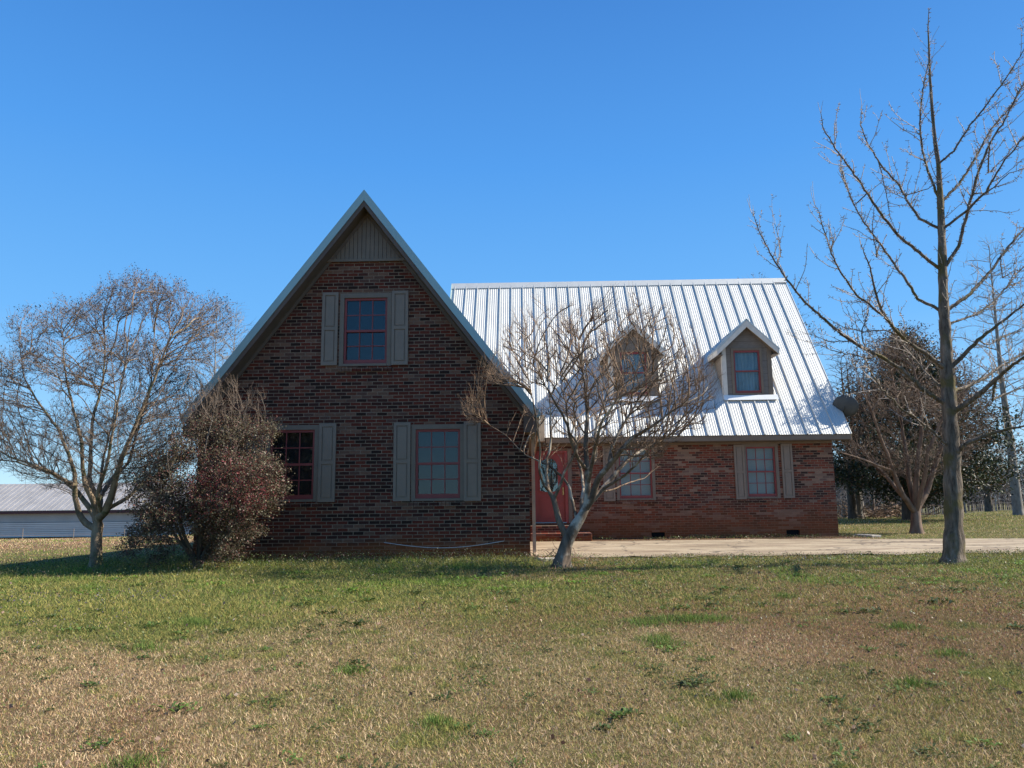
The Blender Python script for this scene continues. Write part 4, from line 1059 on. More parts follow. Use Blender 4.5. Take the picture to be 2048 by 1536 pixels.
env = np.concatenate([clumpy(in_ellipsoid(7000, (c_.x, Yl, 2.7), (2.0, 1.9, 1.5), 0.75, fl_), 1.9, .37, 8)] + [in_ellipsoid(230, np.array(at(x, y, Yl+dy)), (.42, .45, .42)) for x, y, dy in
      ((60, 665, 0), (40, 740, .5), (130, 650, -.6), (175, 640, .3), (230, 612, .2), (270, 600, -.4), (310, 605, .6), (350, 625, -.3), (385, 650, .3), (395, 700, -.5), (20, 800, -.7), (-10, 860, .4), (15, 900, -.3), (330, 700, -1.0), (100, 720, 1.1), (340, 780, .8), (420, 640, 0), (300, 860, -.8))])
PODC = [(0.08, 0.055, 0.042), (0.14, 0.10, 0.075), (0.04, 0.028, 0.022), (0.20, 0.15, 0.11)]
myrtle('crape_myrtle', b, stems, env, 0, 0.08, 0.5, 0.09, (0, 0, 0.25), 'brown crape myrtle full of dry seed pods, left of the house beside the leafy shrub', M['bark_left'], M['twig_left'],
       r0=0.0028, ex=2.15, twl=0.17, ntw=1.9, pods=22000, podcol=PODC, podsize=0.021, maxn=15000, twr=0.0021, split=0.02, podtop=1.0, radial=.6, jit=.11)

# ---- crape myrtle right of the house, in front of the magnolia
Yr = 22.9
A = lambda x, y, dy=0.0: np.array(at(1400+x/2.477, 540+y/2.477, Yr+dy))
b = A(1072, 1282); b[2] = float(ground_z(b[0], Yr))-0.1
stems = [([b, A(1070, 1250), A(1070, 1200)], [.20, .15, .13]),
  ([A(1060, 1200), A(1010, 1130, -.2), A(960, 1000, -.4), A(900, 850, -.6), A(850, 700, -.9), A(790, 560, -1.2)], [.09, .08, .06, .045, .03, .01], None),
  ([A(1070, 1200), A(1040, 1060, .2), A(1020, 900, .4), A(1000, 750, .6), A(960, 560, .9), A(930, 430, 1.)], [.09, .08, .06, .04, .025, .01], None),
  ([A(1070, 1200), A(1070, 1040, -.2), A(1090, 880, -.3), A(1100, 700, -.4), A(1060, 500, -.6), A(1050, 400, -.6)], [.09, .08, .06, .04, .025, .01], None),
  ([A(1085, 1200), A(1130, 1080, .2), A(1180, 920, .4), A(1240, 780, .5), A(1300, 640, .7), A(1350, 520, .8)], [.09, .08, .065, .045, .03, .01], None),
  ([A(1080, 1200), A(1110, 1050, -.5), A(1130, 900, -.8), A(1200, 740, -1.0), A(1230, 560, -1.1)], [.07, .06, .045, .03, .01], None),
  ([A(1010, 1130, -.2), A(940, 1040, .1), A(850, 950, .4), A(760, 850, .6), A(700, 760, .7)], [.06, .05, .035, .02, .01], None),
  ([A(960, 1000, -.4), A(870, 960, -.9), A(780, 930, -1.2), A(690, 900, -1.4)], [.04, .03, .02, .01], None)]
c_ = at(1822, 850, Yr)
def fr_(q):
    d = q-b; h = d[:, 2]; rad_ = np.hypot(d[:, 0], d[:, 1]); return h > 1.5+0.15*rad_
env = np.concatenate([clumpy(in_ellipsoid(4200, (c_.x, Yr, c_.z+.15), (2.3, 2.0, 1.95), 0.8, fr_), 1.1, .48, 9)]+[in_ellipsoid(120, np.array(at(x, y, Yr+dy)), (.5, .5, .5)) for x, y, dy in ((1700, 800, 0), (1715, 850, .6), (1740, 755, -.5), (1790, 720, .4), (1850, 710, -.3), (1910, 740, .2), (1935, 800, 0), (1770, 735, 1.), (1690, 905, -.6), (1715, 770, -.4), (1735, 735, -.3), (1765, 700, -.2), (1820, 685, 0))]+[in_ellipsoid(240, np.array(at(x, y, Yr-.4)), (.5, .5, .45)) for x, y in ((1760, 712), (1790, 702), (1742, 735), (1722, 760))])
myrtle('crape_myrtle', b, stems, env, 0, 0.13, 0.8, 0.15, (0, 0, 0.22), 'cinnamon-barked crape myrtle with dark seed heads, just right of the house before the evergreen', M['bark_cin'], M['twig_left'],
       r0=0.005, ex=2.55, twl=0.26, ntw=1.7, pods=13000, podcol=[(0.09, 0.05, 0.033), (0.15, 0.085, 0.055), (0.04, 0.027, 0.02), (0.22, 0.15, 0.10)], podsize=0.038, maxn=7500, twr=0.0034, split=0.03, podtop=0.9, radial=.6)

# ---- bushy red-flowering shrub by the gable
Yb = 13.2
c_ = at(405, 960, Yb)
b = np.array([c_.x, Yb, float(ground_z(c_.x, Yb))-0.05])
stems = [([b, b+np.array([0, 0, .25])], [.07, .06])]
for k in range(13):
    a_ = 2*pi*k/13+0.3*rng.random(); o_ = np.array([cos(a_), 0.8*sin(a_), 0]); l = 0.75+0.5*rng.random()
    stems.append(([b+np.array([0, 0, .1]), b+o_*0.35*l+np.array([0, 0, .6]), b+o_*0.7*l+np.array([0, 0, 1.3]), b+o_*0.85*l+np.array([0, 0, 2.0])], [.035, .025, .016, .008], None))
SH = lambda n, x, y, dy, r: in_ellipsoid(n, np.array(at(x, y, Yb+dy)), r)
blobs = [(900, 400, 1000, 0, (1.15, 1.0, .85)), (500, 350, 1040, -.2, (.75, .8, .7)), (500, 440, 900, 0, (.85, .8, .75)), (350, 470, 1000, -.4, (.75, .6, .6)), (300, 430, 830, .1, (.62, .6, .52)), (200, 475, 830, .0, (.5, .5, .45)),
         (220, 500, 940, -.3, (.5, .5, .5)), (160, 520, 990, -.2, (.42, .4, .3)), (50, 552, 945, -.2, (.16, .15, .1)), (50, 535, 1015, -.2, (.2, .15, .08)), (40, 470, 770, 0, (.1, .2, .12)), (40, 515, 790, 0, (.12, .2, .12)), (140, 505, 870, .0, (.38, .4, .32)), (120, 440, 785, .1, (.38, .4, .28)), (60, 545, 980, -.2, (.22, .25, .14)), (40, 540, 860, 0, (.16, .2, .16)), (200, 310, 960, .2, (.4, .5, .5)), (260, 400, 1100, -.3, (.8, .6, .3)), (90, 480, 1060, -.2, (.4, .4, .35)), (700, 335, 1050, -.1, (.62, .7, .55)), (350, 370, 960, 0, (.5, .6, .5)), (260, 300, 1100, -.1, (.4, .5, .3)), (60, 530, 945, -.3, (.2, .2, .12)), (60, 500, 1040, -.3, (.3, .2, .12)), (50, 520, 820, 0, (.22, .2, .2))]
env = clumpy(np.concatenate([SH(*q_) for q_ in blobs]), 2.6, .40, 21); env = env[env[:, 2] > b[2]+0.12]; env = env[env[:, 1] < 14.2]
shrub, P_, R_, tips = myrtle('flowering_shrub', b, stems, env, 0, 0.065, 0.6, 0.078, (0, 0, 0.15), 'bushy shrub with small olive leaves and crimson blossoms against the left of the gable', M['bark_dark'], M['twig_left'],
       r0=0.0026, ex=2.2, twl=0.15, ntw=1.6, maxn=13500, twr=0.0018, split=0.012, cat='shrub', radial=.5)
def leafcloud(name, src, n, size, cols, p, parent, mat, jit=0.05, aspect=0.5, up=0.2, N=None):
    c = src[rng.integers(0, len(src), n)] + rng.normal(size=(n, 3))*jit
    V, Fq = leaf_quads(c, size, aspect, N=np.array([0, 0, up]) if N is None else N)
    link(name, np_mesh(name, V, Fq, np.repeat(colmix(n, cols, p, 0.35), 4, 0)), mat, parent); return c
allp = np.concatenate([tips, P_[R_ < 0.006]])
hgt = allp[:, 2]-b[2]
core = allp[(hgt < 2.45+0.35*rng.random(len(hgt)))]
leafcloud('leaves', core, 74000, 0.034, [(0.085, 0.07, 0.035), (0.14, 0.125, 0.07), (0.06, 0.04, 0.028), (0.20, 0.18, 0.11), (0.13, 0.045, 0.035)], [.24, .22, .2, .12, .22], shrub, M['leaf'], 0.045)
fc_ = np.array([at(x, y, Yb-.75+rng.normal()*.25) for x, y in ((462, 945), (478, 985), (500, 1005), (515, 1000), (455, 985), (440, 955), (470, 1015), (490, 930), (520, 985), (405, 960), (430, 925), (500, 880), (485, 1030), (390, 1010), (515, 1020))])
fsel = []
for c in fc_:
    d = np.linalg.norm(core-c, axis=1); fsel.append(core[(d < 0.20+.35*rng.random(len(d))) & (rng.random(len(d)) < .55)])
fsel = np.concatenate([f_ for f_ in fsel if len(f_)])
leafcloud('blossoms', fsel, 5200, 0.036, [(0.26, 0.05, 0.055), (0.18, 0.035, 0.04), (0.33, 0.075, 0.085)], None, shrub, M['leaf'], 0.03, 0.3)

# ---- magnolia
Ym = 35.0
c_ = at(1835, 850, Ym); b = np.array([at(1820, 1038, Ym).x, Ym, 0.0]); b[2] = float(ground_z(b[0], Ym))-.1
mag = empty('magnolia_tree', tuple(b), 'dense dark evergreen with glossy leaves behind the cinnamon-barked myrtle', 'tree')
nodes, par, rr = [], [], []
polyline_nodes([b, b+np.array([0, 0, 1.2]), b+np.array([.1, 0, 3]), b+np.array([.2, .1, 5.5]), np.array([c_.x, Ym, 8.2])], [.36, .26, .2, .13, .04], .35, nodes, par, rr)
def cone(n):
    h = rng.random(n)**1.0; rmax = 4.5*(1-h)**0.62*np.clip((h+0.06)/0.14, 0.5, 1)*(0.85+0.3*rng.random(n)); a_ = 2*pi*rng.random(n); r_ = rmax*rng.random(n)**0.42
    lump = 1+0.16*np.sin(3*a_+9*h)+0.12*np.sin(7*a_-14*h)
    q_ = np.stack([c_.x-0.4+r_*lump*np.cos(a_), Ym+r_*lump*np.sin(a_), b[2]+1.35+h*6.9+.5*np.sin(5*a_)], 1); return clumpy(q_, .75, .36, 33)
P, pr = grow(list(zip(nodes, par)), cone(2200), 0.35, 2.0, 0.4, (0, 0, 0.05), maxn=4000)
polys, R, _ = chains(P, pr, 0.012, 2.2, np.array(rr)); mesh_polys('trunk', polys, M['bark_dark'], mag)
thin = P[(R < 0.05)]
leafcloud('leaves', np.concatenate([thin, cone(1500)]), 80000, 0.135, [(0.03, 0.042, 0.016), (0.05, 0.065, 0.024), (0.018, 0.024, 0.012), (0.13, 0.075, 0.035), (0.09, 0.095, 0.045)], [.34, .24, .2, .12, .10], mag, M['magnolia_leaf'], 0.22, 0.42, -0.1)

# ---- bare trees in the background
def bare_tree(base, H, name, label, spread=0.28, seed_n=900, step=0.3, r_base=0.12, twl=0.5, ntw=2.0, r0=0.008, mat='bark_grey', clear=0.2, top=None, bias=0.5, cat='tree', ellip=None, maxn=3500, twr=0.006, group=None, lean=0.0, pods=0, podcol=None, podsize=.05):
    base = np.array(base, float); base[2] = float(ground_z(base[0], base[1]))-0.1
    tp = base+np.array([lean*H, 0, H*0.93]); mid = base*0.5+tp*0.5+np.array([.006*H*rng.normal(), .006*H*rng.normal(), 0])
    stems = [([base, base*0.75+tp*0.25, mid, mid*0.5+tp*0.5, tp], [r_base*1.3, r_base, r_base*.65, r_base*.35, r_base*.1])]
    n = seed_n; h = clear+(1-clear)*rng.random(n); prof = np.sin(np.clip((h-clear)/(1-clear), 0, 1)**0.75*pi)**0.6
    a_ = 2*pi*rng.random(n); r_ = spread*H*prof*rng.random(n)**0.5
    env = np.stack([base[0]+lean*H*h+r_*np.cos(a_), base[1]+r_*np.sin(a_), base[2]+h*H], 1)
    return myrtle(name, base, stems, env, 0, step, step*9, step*1.4, (0, 0, bias), label, M[mat], M[mat], r0=r0, ex=2.1, twl=twl, ntw=ntw, maxn=maxn, twr=twr, split=r0*5, cat=cat, group=group, pods=pods, podcol=podcol, podsize=podsize)
PB = lambda px, py, Y: at(px, py, Y)
q = PB(2037, 1028, 41); bare_tree(q, 15.5, 'bare_tree', 'tall thin bare tree standing at the right edge behind the ginkgo', .20, 900, .35, .20, .6, 2.0, .010, clear=.16, bias=.5, mat='bark_grey')
q = PB(415, 1000, 42); bare_tree(q, 13.6, 'bare_tree', 'pale bare tree behind the seed-laden crape myrtle, nearest the left eave', .17, 700, .3, .11, .55, 2.2, .008, clear=.3, bias=.8, twr=.005, pods=2500, podcol=[(0.3, 0.25, 0.2), (0.12, 0.1, 0.08)], podsize=.06)
q = PB(456, 1000, 44); bare_tree(q, 14.0, 'bare_tree', 'slender pale bare tree rising just above the left roof slope', .13, 600, .3, .10, .55, 2.2, .008, clear=.4, bias=.9, twr=.005)
q = PB(-110, 1000, 46); bare_tree(q, 13.5, 'bare_tree', 'pale bare tree whose twigs reach in at the left edge of the view', .22, 500, .35, .14, .6, 1.6, .008, clear=.25, bias=.5, twr=.004)
q = PB(1548, 1000, 40); bare_tree(q, 13.0, 'bare_tree', 'bare tree whose twigs show above the right end of the main ridge', .22, 800, .3, .16, .6, 2.0, .009, clear=.4, bias=.7, twr=.006, pods=1500, podcol=[(0.12, 0.1, 0.08)], podsize=.06)
q = PB(912, 1000, 41); bare_tree(q, 12.0, 'bare_tree', 'bare tree whose top barely shows above the left end of the main ridge', .10, 300, .3, .12, .5, 1.5, .009, clear=.5, bias=.7)
q = PB(1706, 1036, 38); bare_tree(q, 8.5, 'bare_tree', 'grey trunk by the house corner, left of the twin pair', .25, 350, .3, .17, .5, 1.2, .010, clear=.3, mat='bark_dark')
q = PB(1718, 1035, 38.4); bare_tree(q, 8.8, 'bare_tree', 'grey trunk by the house corner, right of the twin pair', .25, 350, .3, .16, .5, 1.2, .010, clear=.3, mat='bark_grey')
q = PB(1978, 1018, 56); bare_tree(q, 6.2, 'blossoming_tree', 'low spreading tree with pale blossom in the field at right', .62, 900, .35, .22, .7, 2.4, .012, clear=.2, bias=.1, twr=.009, mat='bark_dark', pods=9000, podcol=[(0.55, 0.5, 0.46), (0.38, 0.33, 0.3), (0.2, 0.17, 0.15)], podsize=.09)

# ---- trees behind the photographer, which the windows mirror
def conifer(x, y, H, label):
    b = np.array([x, y, float(ground_z(x, y))-.1]); t = empty('pine_tree', tuple(b), label, 'tree', 'dark evergreens mirrored in the windows')
    V, Fq = tube_arrays([(np.array([b, b+np.array([0, 0, H*.5]), b+np.array([0, 0, H])]), np.array([.3, .2, .03]))], lambda r: 8); link('trunk', np_mesh('trunk', V, Fq), M['bark_dark'], t, smooth=True)
    n = 5000; h = rng.random(n); a_ = 2*pi*rng.random(n); r_ = H*.30*(1-h)**.7*rng.random(n)**.5*(1+.3*np.sin(4*a_+11*h))
    Q = np.stack([x+r_*np.cos(a_), y+r_*np.sin(a_), b[2]+H*(.12+.88*h)], 1); V, Fq = leaf_quads(Q, .55, .4)
    link('leaves', np_mesh('leaves', V, Fq, np.repeat(colmix(n, [(0.03, 0.045, 0.02), (0.02, 0.03, 0.015)]), 4, 0)), M['leaf'], t)
conifer(-14, -18, 13, 'dark evergreen across the road, mirrored in the left ground-floor window')
conifer(-17.5, -24, 12, 'dark evergreen across the road, mirrored beside the larger one')
conifer(-2.5, -60, 8, 'distant dark evergreen mirrored low in the ground-floor window right of centre')

# ================================================================== farm building at the back left
barn = empty('poultry_barn', (-65, 100, -2.8), 'long low farm building with grey corrugated roof in the field at far left', 'farm building')
by, bx0, bx1 = 100.0, -125.0, -36.0
zb, ze, zr = -3.1, 0.25, 3.95
bm_ = MB()
for i in range(8): bm_.box(bx0, bx1, by-0.06, by+0.2, zb+i*.24, zb+i*.24+.19)
M['barn_wall'] = simple('barn_siding', (0.56, 0.61, 0.56), 0.6, 0.0, var=0.08, nscale=0.5)
M['barn_upper'] = simple('barn_curtain', (0.33, 0.37, 0.35), 0.7, var=0.08, nscale=0.5)
M['barn_fascia'] = simple('barn_fascia', (0.075, 0.035, 0.035), 0.8)
bm_.build('wall', M['barn_wall'], barn)
MB().box(bx0, bx1, by+0.06, by+0.2, zb+1.92, ze).build('upper_wall', M['barn_upper'], barn)
MB().box(bx0-.4, bx1+.4, by-0.6, by-0.5, ze-.28, ze+.12).build('eave_fascia', M['barn_fascia'], barn)
M['barn_roof'] = simple('barn_roof', (0.33, 0.315, 0.30), 0.5, 0.3, var=0.15, nscale=0.6)
ribbed((bx0-.4, by-.62, ze+.13), (1, 0, 0), (0, 6.6, zr-ze), bx1-bx0+.8, sqrt(6.6**2+(zr-ze)**2), 'roof', 0.75, 0.05, M['barn_roof'])
ribbed((bx0-.4, by+12.6, ze+.13), (1, 0, 0), (0, -6.6, zr-ze), bx1-bx0+.8, sqrt(6.6**2+(zr-ze)**2), 'roof', 0.75, 0.05, M['barn_roof'])
for xx in (bx0, bx1-.2): MB().prism([(xx, by+.21, zb), (xx, by+12, zb), (xx, by+12, ze), (xx, by+6, zr), (xx, by+.21, ze)], (.2, 0, 0)).build('end_wall', M['barn_wall'], barn)
MB().box(bx0, bx1, by+12.01, by+12.2, zb, ze).build('wall', M['barn_wall'], barn)

# wire fences
M['post'] = simple('weathered_post', (0.22, 0.19, 0.16), 0.9); M['wire'] = simple('fence_wire', (0.2, 0.2, 0.2), 0.5, 0.6)
def fence(pts, h, label, wires=4, r=0.06, steel=False, group=None):
    x0, y0 = pts[0]; f = empty('wire_fence', (x0, y0, float(ground_z(x0, y0))), label, 'fence')
    tops = []
    for x, y in pts:
        z = float(ground_z(x, y)); hh = h*(1+.08*rng.normal()); p_ = MB(); k = 7
        V = [(x+r*cos(2*pi*i/k), y+r*sin(2*pi*i/k)) for i in range(k)]
        p_.prism([(a_, b_, z-.3) for a_, b_ in V], (0.05*rng.normal(), 0, hh+.3)); p_.build('post', M['post'], f); tops.append((x, y, z))
    for w_ in range(wires):
        hh = h*(0.2+0.75*w_/(wires-1)); V, Fq = tube_arrays([(np.array([(a_, b_-r, c_+hh) for a_, b_, c_ in tops]), np.full(len(tops), .008))], lambda r: 4); link('wire', np_mesh('wire', V, Fq), M['wire'], f)
fence([(x, 70+0.1*(x-20)) for x in np.arange(26, 70, 3.0)], 1.3, 'wire fence on grey posts across the field at far right')
fence([(x, 88) for x in np.arange(-95, -34, 6.0)], 1.4, 'thin wire fence in front of the long farm building', 3, .035)
def post(px, py, Y, h, lean, label):
    q = at(px, py, Y); z = float(ground_z(q.x, Y)); V, Fq = tube_arrays([(np.array([(q.x, Y, z-.2), (q.x+lean*.5, Y, z+h*.5), (q.x+lean, Y, z+h)]), np.array([.10, .095, .085]))], lambda r: 8)
    tag(link('wooden_post', np_mesh('wooden_post', V, Fq), M['post'], smooth=True), label, 'post')
post(1727, 1033, 40, 1.35, -.08, 'dark leaning post just right of the twin trunks'); post(1748, 1030, 41, 1.3, 0, 'grey post standing over the brush pile'); post(1687, 1036, 40, .55, .02, 'short pale post stub beside the house corner'); post(1773, 1032, 42, .45, 0, 'low post stub right of the brush pile')

# ---- brush pile and fallen branches
def sticks(name, c, n, rad, L_, r, mat, label, cat):
    Q = np.array(c)+rng.normal(size=(n, 3))*np.array(rad); D = unit(rng.normal(size=(n, 3))*np.array([1, 1, .25]))
    V, Fq = tube_arrays(twig_polys(Q, D, L_, r, 4, .3), lambda r: 5); return tag(link(name, np_mesh(name, V, Fq), mat), label, cat)
q = at(1755, 1032, 40); sticks('brush_pile', (q.x, 40, float(ground_z(q.x, 40))+.25), 160, (1.0, .8, .14), 1.3, .025, M['twig_myrtle'], 'pile of cut brown brush on the back lawn beside the posts', 'brush pile')
sticks('fallen_branches', (0.55, 14.15, 0.05), 26, (.25, .16, .03), .5, .009, M['twig_myrtle'], 'small heap of fallen twigs by the gable corner blocks', 'twigs')
q = at(2030, 1062, 26.0); 

# ---- far woods: one mass
def woods():
    polys = []; n = 1100
    for i in range(n):
        d = 125+70*rng.random(); t = 0.30+0.75*rng.random() if i < 850 else -0.2+0.5*rng.random(); x = t*d; y = d; z = float(ground_z(x, y)); far = np.clip((t-.42)/.2, 0, 1)
        H = (8.5+4*rng.random())*(1-.35*far); lean = .06*rng.normal()
        P = np.array([[x, y, z-.2], [x+lean*H*.5, y, z+H*.5], [x+lean*H, y, z+H]]); polys.append((P, np.array([.09, .07, .03])))
        m_ = 60; hh = .15+.85*rng.random(m_); p0 = np.stack([x+lean*H*hh, np.full(m_, y), z+H*hh], 1); D = unit(np.stack([rng.normal(size=m_), rng.normal(size=m_), .6+.5*rng.random(m_)], 1))
        polys += twig_polys(p0, D, H*.24, .03, 2, .2)
    V, Fq = tube_arrays(polys, lambda r: 3)
    o = link('far_woods', np_mesh('far_woods', V, Fq), M['bark_woods']); tag(o, 'grey leafless woods along the horizon at right', 'woods', kind='stuff')
M['bark_woods'] = simple('woods_grey', (0.11, 0.10, 0.098), 0.95, var=0.3, nscale=0.2, bump=0)
woods()

# ================================================================== grass
def blades(name, X, Y, h, w_, cols, lean, label, cat, mat, kind='stuff', flop=0.6):
    n = len(X); Z = ground_z(X, Y); a_ = 2*pi*rng.random(n)
    # blade width faces random directions
    wx, wy = np.cos(a_)*w_, np.sin(a_)*w_; b_ = 2*pi*rng.random(n); l = lean*h*(0.3+rng.random(n)); hz = h*np.clip(1-0.45*(l/h)**2, .25, 1)
    P0 = np.stack([X-wx, Y-wy, Z-.004], 1); P1 = np.stack([X+wx, Y+wy, Z-.004], 1); T = np.stack([X+np.cos(b_)*l, Y+np.sin(b_)*l, Z+hz], 1)
    V = np.stack([P0, P1, T], 1).reshape(-1, 3); C = np.repeat(cols, 3, 0).reshape(-1, 3)
    o = link(name, np_mesh(name, V, np.arange(3*n).reshape(n, 3), C), mat); return tag(o, label, cat, kind=kind)
M['grass'] = attr_mat('grass', 0.7, 0.25, 0.25)
def cover_ok(x, y):
    """false on the drive, in the house and on its steps"""
    f = 14.85 - 0.1*np.minimum(1, x/8) + 0.6*(fbm(x, y, 71, 1.3)-.5)*2
    drive = (x > 0.05) & (y > f) & (y < 20.15-.9*sst(6, 13, x)+.03)
    hs_ = ((x > -6.5) & (x < .1) & (y > 14.58)) | ((x > -2.7) & (x < 8.9) & (y > 21.98) & (y < 30.3)); return ~(drive | hs_)
def sample(n, d0, d1, k, wid=0.80):
    u_ = rng.random(n); p_ = 2-k   # density per area ~ d^-k
    d = (d0**p_+u_*(d1**p_-d0**p_))**(1/p_); x = (rng.random(n)*2-1)*(wid*d+.6)+0.02*d
    ok = cover_ok(x, d); return x[ok], d[ok]
def blade_cols(x, y):
    g, r, l = lawn_masks(x, y); n = len(x); R1 = rng.random((n, 1)); R2 = rng.random((n, 1))
    straw = colmix(n, [(0.60, 0.42, 0.23), (0.44, 0.28, 0.155), (0.78, 0.59, 0.37), (0.16, 0.095, 0.055)], None, .3)
    green = colmix(n, [(0.12, 0.155, 0.035), (0.20, 0.225, 0.05), (0.07, 0.095, 0.028), (0.33, 0.29, 0.085), (0.42, 0.33, 0.11)], None, .3)
    russ = colmix(n, [(0.38, 0.18, 0.085), (0.26, 0.125, 0.07), (0.48, 0.28, 0.14), (0.17, 0.16, 0.045), (0.27, 0.14, 0.14), (0.10, 0.055, 0.04)], None, .3)
    lush = colmix(n, [(0.13, 0.22, 0.03), (0.18, 0.27, 0.04)], None, .3)
    c = np.where(R1 < r[:, None]*.8, russ, straw); c = np.where(R2 < g[:, None], green, c); c = np.where(rng.random((n, 1)) < l[:, None]*.7, lush, c); return c*1.18, g, l
for (n, d0, d1, k, hh, ww) in ((780000, 3.6, 9.5, 1.1, .024, .0018), (520000, 8.5, 16.5, 1.1, .030, .0028)):
    x, y = sample(n, d0, d1, k); c, g, l = blade_cols(x, y); m_ = len(x)
    patch = 0.75+0.5*fbm(x, y, 91, 2.2)
    wallb = sst(11.6, 13.6, y)*sst(1.0, -.5, x)*.9 + .35*sst(12, 13.5, y)
    h = hh*(0.5+rng.random(m_))*(1+.6*g+.7*l+1.6*wallb)*patch; w_ = ww*(.6+.8*rng.random(m_))*(1+.3*g)
    blades('grass', x, y, h, w_, c, 1.3, 'patchy winter lawn, straw turning green' if d0 < 5 else 'greener rough grass towards the house', 'grass', M['grass'])
# back lawn, left field
x, y = sample(260000, 15.5, 60, 1.2, .82); ok = ((x > 8.8) & (y > 19.0)) | (x < -6.5) | ((x > 0.1) & (y < 22) & (y > 19.5) & (rng.random(len(x)) < .10)); x, y = x[ok], y[ok]
c, g, l = blade_cols(x, y); blades('grass', x, y, .05*(.4+rng.random(len(x)))*(y/22)**.5, .006*(y/20), c, .8, 'grass of the back lawn and the field behind', 'grass', M['grass'])
# broad-leaved weeds, clumps of green grass
def weeds():
    Vs, Fs, Cs, off = [], [], [], 0
    n = 650; x, y = sample(n, 4.2, 14.6, .9)
    g, r, l = lawn_masks(x, y); keep = (fbm(x, y, 101, .5) > .40) | (y > 10); x, y = x[keep], y[keep]
    for xx, yy in zip(x, y):
        s = (.022+.045*rng.random()**2)*(1 if yy < 8 else 1.3); k = int(14+rng.random()*26); big = rng.random() < .3; col = (np.array([0.055, 0.08, 0.02]) if rng.random() < .5 else np.array([0.09, 0.14, 0.03]))*(.8+.5*rng.random())
        if yy > 10: col = np.array([0.12, 0.20, 0.03])*(.6+.7*rng.random())
        ctr = np.array([xx, yy, 0])+np.stack([rng.normal(size=k)*s*(1.6 if big else .9), rng.normal(size=k)*s*(1.1 if big else .7), np.zeros(k)], 1)
        a_ = 2*pi*rng.random(k); L_ = s*(.5+.6*rng.random(k)); z0 = ground_z(ctr[:, 0], ctr[:, 1]); dz = L_*(.25+.5*rng.random(k)); D = np.stack([np.cos(a_), np.sin(a_)], 1); N_ = np.stack([-np.sin(a_), np.cos(a_)], 1)*.22
        p0 = np.stack([ctr[:, 0], ctr[:, 1], z0+.012], 1); up = np.array([0, 0, 1.])
        p1 = p0+np.concatenate([(D*.55+N_)*L_[:, None], (dz*.8)[:, None]], 1); p3 = p0+np.concatenate([(D*.55-N_)*L_[:, None], (dz*.8)[:, None]], 1); p2 = p0+np.concatenate([D*L_[:, None], (dz*.7)[:, None]], 1)
        Vs.append(np.stack([p0, p1, p2, p3], 1).reshape(-1, 3)); Fs.append(np.arange(4*k).reshape(k, 4)+off); off += 4*k; Cs.append(np.repeat(col[None]*(.7+.6*rng.random((k, 1))), 4, 0))
    o = link('weeds', np_mesh('weeds', np.concatenate(Vs), np.concatenate(Fs), np.concatenate(Cs)), M['leaf']); tag(o, 'low dark rosettes of broad-leaved weeds dotting the lawn', 'weeds', kind='stuff')
weeds()
def clumps():
    xs, ys, hs_, cs = [], [], [], []
    spots = [(1290, 1248, .35), (1330, 1240, .3), (1380, 1240, .3), (1430, 1240, .35), (1310, 1280, .2), (1330, 1290, .22), (380, 1245, .25), (290, 1298, .25), (395, 1250, .2), (1215, 1130, .2), (1190, 1150, .3), (1570, 1195, .2), (1800, 1255, .22), (700, 1345, .15), (1640, 1130, .3), (1960, 1125, .3), (1930, 1130, .2), (60, 1165, .6), (150, 1160, .5), (370, 1140, .35), (410, 1143, .3), (170, 1180, .3), (1900, 1310, .18), (870, 1448, .15), (270, 1530, .2), (1470, 1395, .15), (1825, 1370, .15)]
    for px, py, r in spots:
        d = CM @ Vector(((px-1024)/F, -(py-768)/F, -1)); t = (-.05-CZ)/d.z
        for _ in range(4): t = (float(ground_z(d.x*t, d.y*t))-CZ)/d.z
        n = int(1700*r); a_ = 2*pi*rng.random(n); q_ = r*1.25*rng.random(n)**.7; xs.append(d.x*t+q_*np.cos(a_)); ys.append(d.y*t+q_*.6*np.sin(a_)); hs_.append(np.full(n, .075)*(.5+rng.random(n))*np.clip(1.2-q_/(r*1.3), .3, 1)); cs.append(colmix(n, [(0.13, 0.20, 0.035), (0.19, 0.27, 0.06), (0.09, 0.14, 0.03)], None, .3))
    x, y, h, c = map(np.concatenate, (xs, ys, hs_, cs)); ok = cover_ok(x, y)
    blades('grass', x[ok], y[ok], h[ok], .0035+0*x[ok], c[ok], .7, 'fresh green tufts scattered in the lawn', 'grass', M['grass'])
clumps()
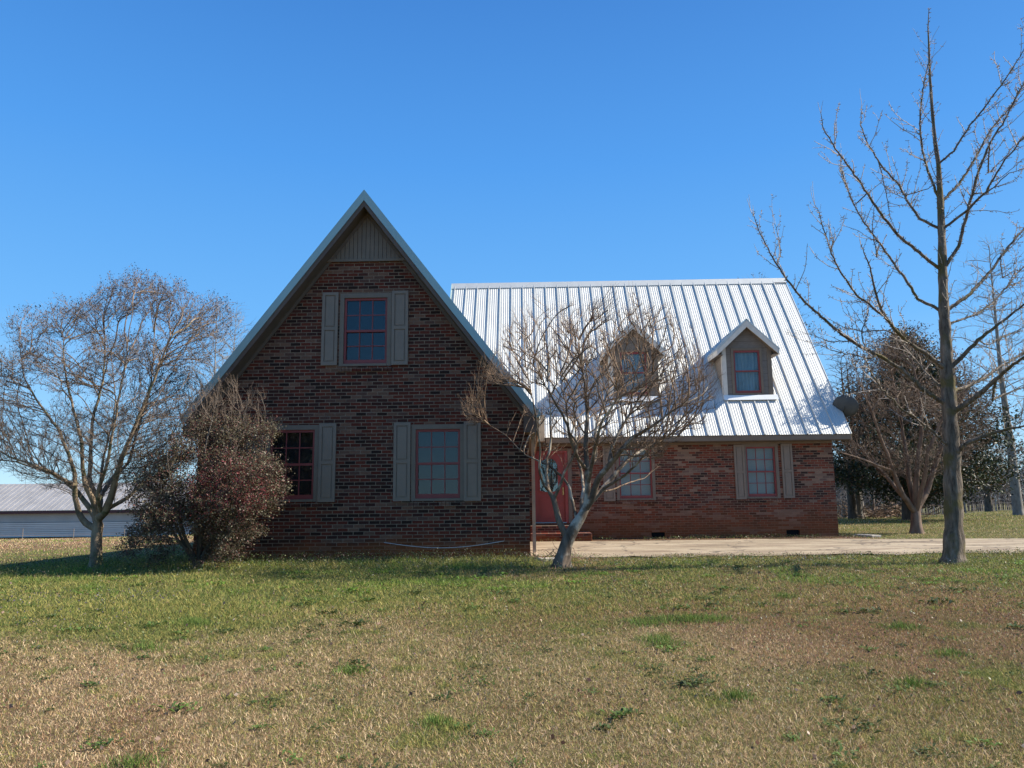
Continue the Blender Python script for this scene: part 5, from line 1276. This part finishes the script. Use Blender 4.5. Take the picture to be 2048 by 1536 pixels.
# weedy fringe by the drive and the wall, with pale seed heads; fallen leaves
def ground_cover():
    x, y = sample(150000, 5.5, 15.2, .6); g, r, l = lawn_masks(x, y); n3 = fbm(x, y, 131, .9)
    wall = sst(11.2, 13.4, y); dens = .10+.9*wall+.55*sst(8, 11, y)*sst(.45, .6, n3)+.6*l+.25*g
    k = rng.random(len(x)) < np.clip(dens, 0, 1)*.75; x, y, wall, n3 = x[k], y[k], wall[k], n3[k]; n = len(x)
    tall = (.025+.15*wall*sst(1.5, -1, x)+.05*wall)*rng.random(n)**.8*(.6+.8*fbm(x, y, 77, 3)); P = np.stack([x, y, ground_z(x, y)+.004+tall], 1)
    V, Fq = leaf_quads(P, .021, .55, N=np.array([0, 0, .2])); pal = colmix(n, [(0.07, 0.10, 0.03), (0.13, 0.17, 0.05), (0.05, 0.06, 0.03), (0.22, 0.24, 0.09), (0.13, 0.085, 0.09), (0.16, 0.10, 0.06)], [.28, .24, .16, .1, .1, .12], .4)
    ml = (x < -4.5) & (y > 8.0) & (y < 10.5) & (rng.random(n) < .5); pal[ml] = colmix(int(ml.sum()), [(0.13, 0.09, 0.17), (0.10, 0.10, 0.10)])
    o = link('ground_cover', np_mesh('ground_cover', V, Fq, np.repeat(pal, 4, 0)), M['leaf']); tag(o, 'low leafy weeds matted through the grass, thickest along the gable wall', 'ground cover', kind='stuff')
    # sparse weeds along the foot of the main wall and drive edge
    x = np.concatenate([.3+9*rng.random(5000), .5+40*rng.random(5000)]); y = np.concatenate([20.25+1.6*rng.random(5000)**.6, 14.55+.5*rng.random(5000)**2]); k = fbm(x, y, 141, 1.8) > .52; x, y = x[k], y[k]; n = len(x)
    P = np.stack([x, y, ground_z(x, y)+.02+.10*rng.random(n)*fbm(x, y, 5, 3)], 1); V, Fq = leaf_quads(P, .035, .4, N=np.array([0, 0, .4]))
    o = link('edge_weeds', np_mesh('edge_weeds', V, Fq, np.repeat(colmix(n, [(0.14, 0.19, 0.04), (0.09, 0.11, 0.035), (0.22, 0.13, 0.07)]), 4, 0)), M['leaf']); tag(o, 'straggling weeds along both edges of the concrete drive', 'weeds', kind='stuff')
ground_cover()
def bits():
    n = 2600; x = -6+17*rng.random(n); y = 12.2+2.6*rng.random(n)**.7; ok = cover_ok(x, y); x, y = x[ok], y[ok]; n = len(x)
    z = ground_z(x, y); P = np.stack([x, y, z+.04+.09*rng.random(n)], 1); V, Fq = leaf_quads(P, .016, .8)
    c = colmix(n, [(0.30, 0.22, 0.28), (0.42, 0.36, 0.36), (0.62, 0.60, 0.55), (0.26, 0.30, 0.12)], [.35, .2, .12, .33]); o = link('wildflowers', np_mesh('wildflowers', V, Fq, np.repeat(c, 4, 0)), M['leaf']); tag(o, 'tiny pale and mauve weed flowers in the rough grass before the house', 'wildflowers', kind='stuff')
    x, y = sample(420, 4, 15, .9); x2, y2 = 2+8*rng.random(160), 19.7+1.9*rng.random(160); x = np.concatenate([x, x2]); y = np.concatenate([y, y2]); n = len(x)
    P = np.stack([x, y, ground_z(x, y)+.03], 1); N_ = rand_dirs(n)*np.array([1, 1, .3]); V, Fq = leaf_quads(P, .036, .7, N=N_)
    c = colmix(n, [(0.22, 0.11, 0.07), (0.34, 0.22, 0.15), (0.12, 0.07, 0.05), (0.42, 0.33, 0.26)], [.35, .3, .3, .05]); o = link('fallen_leaves', np_mesh('fallen_leaves', V, Fq, np.repeat(c, 4, 0)), M['leaf']); tag(o, 'scattered curled brown leaves on the lawn and in the bed by the wall', 'fallen leaves', kind='stuff')
bits()
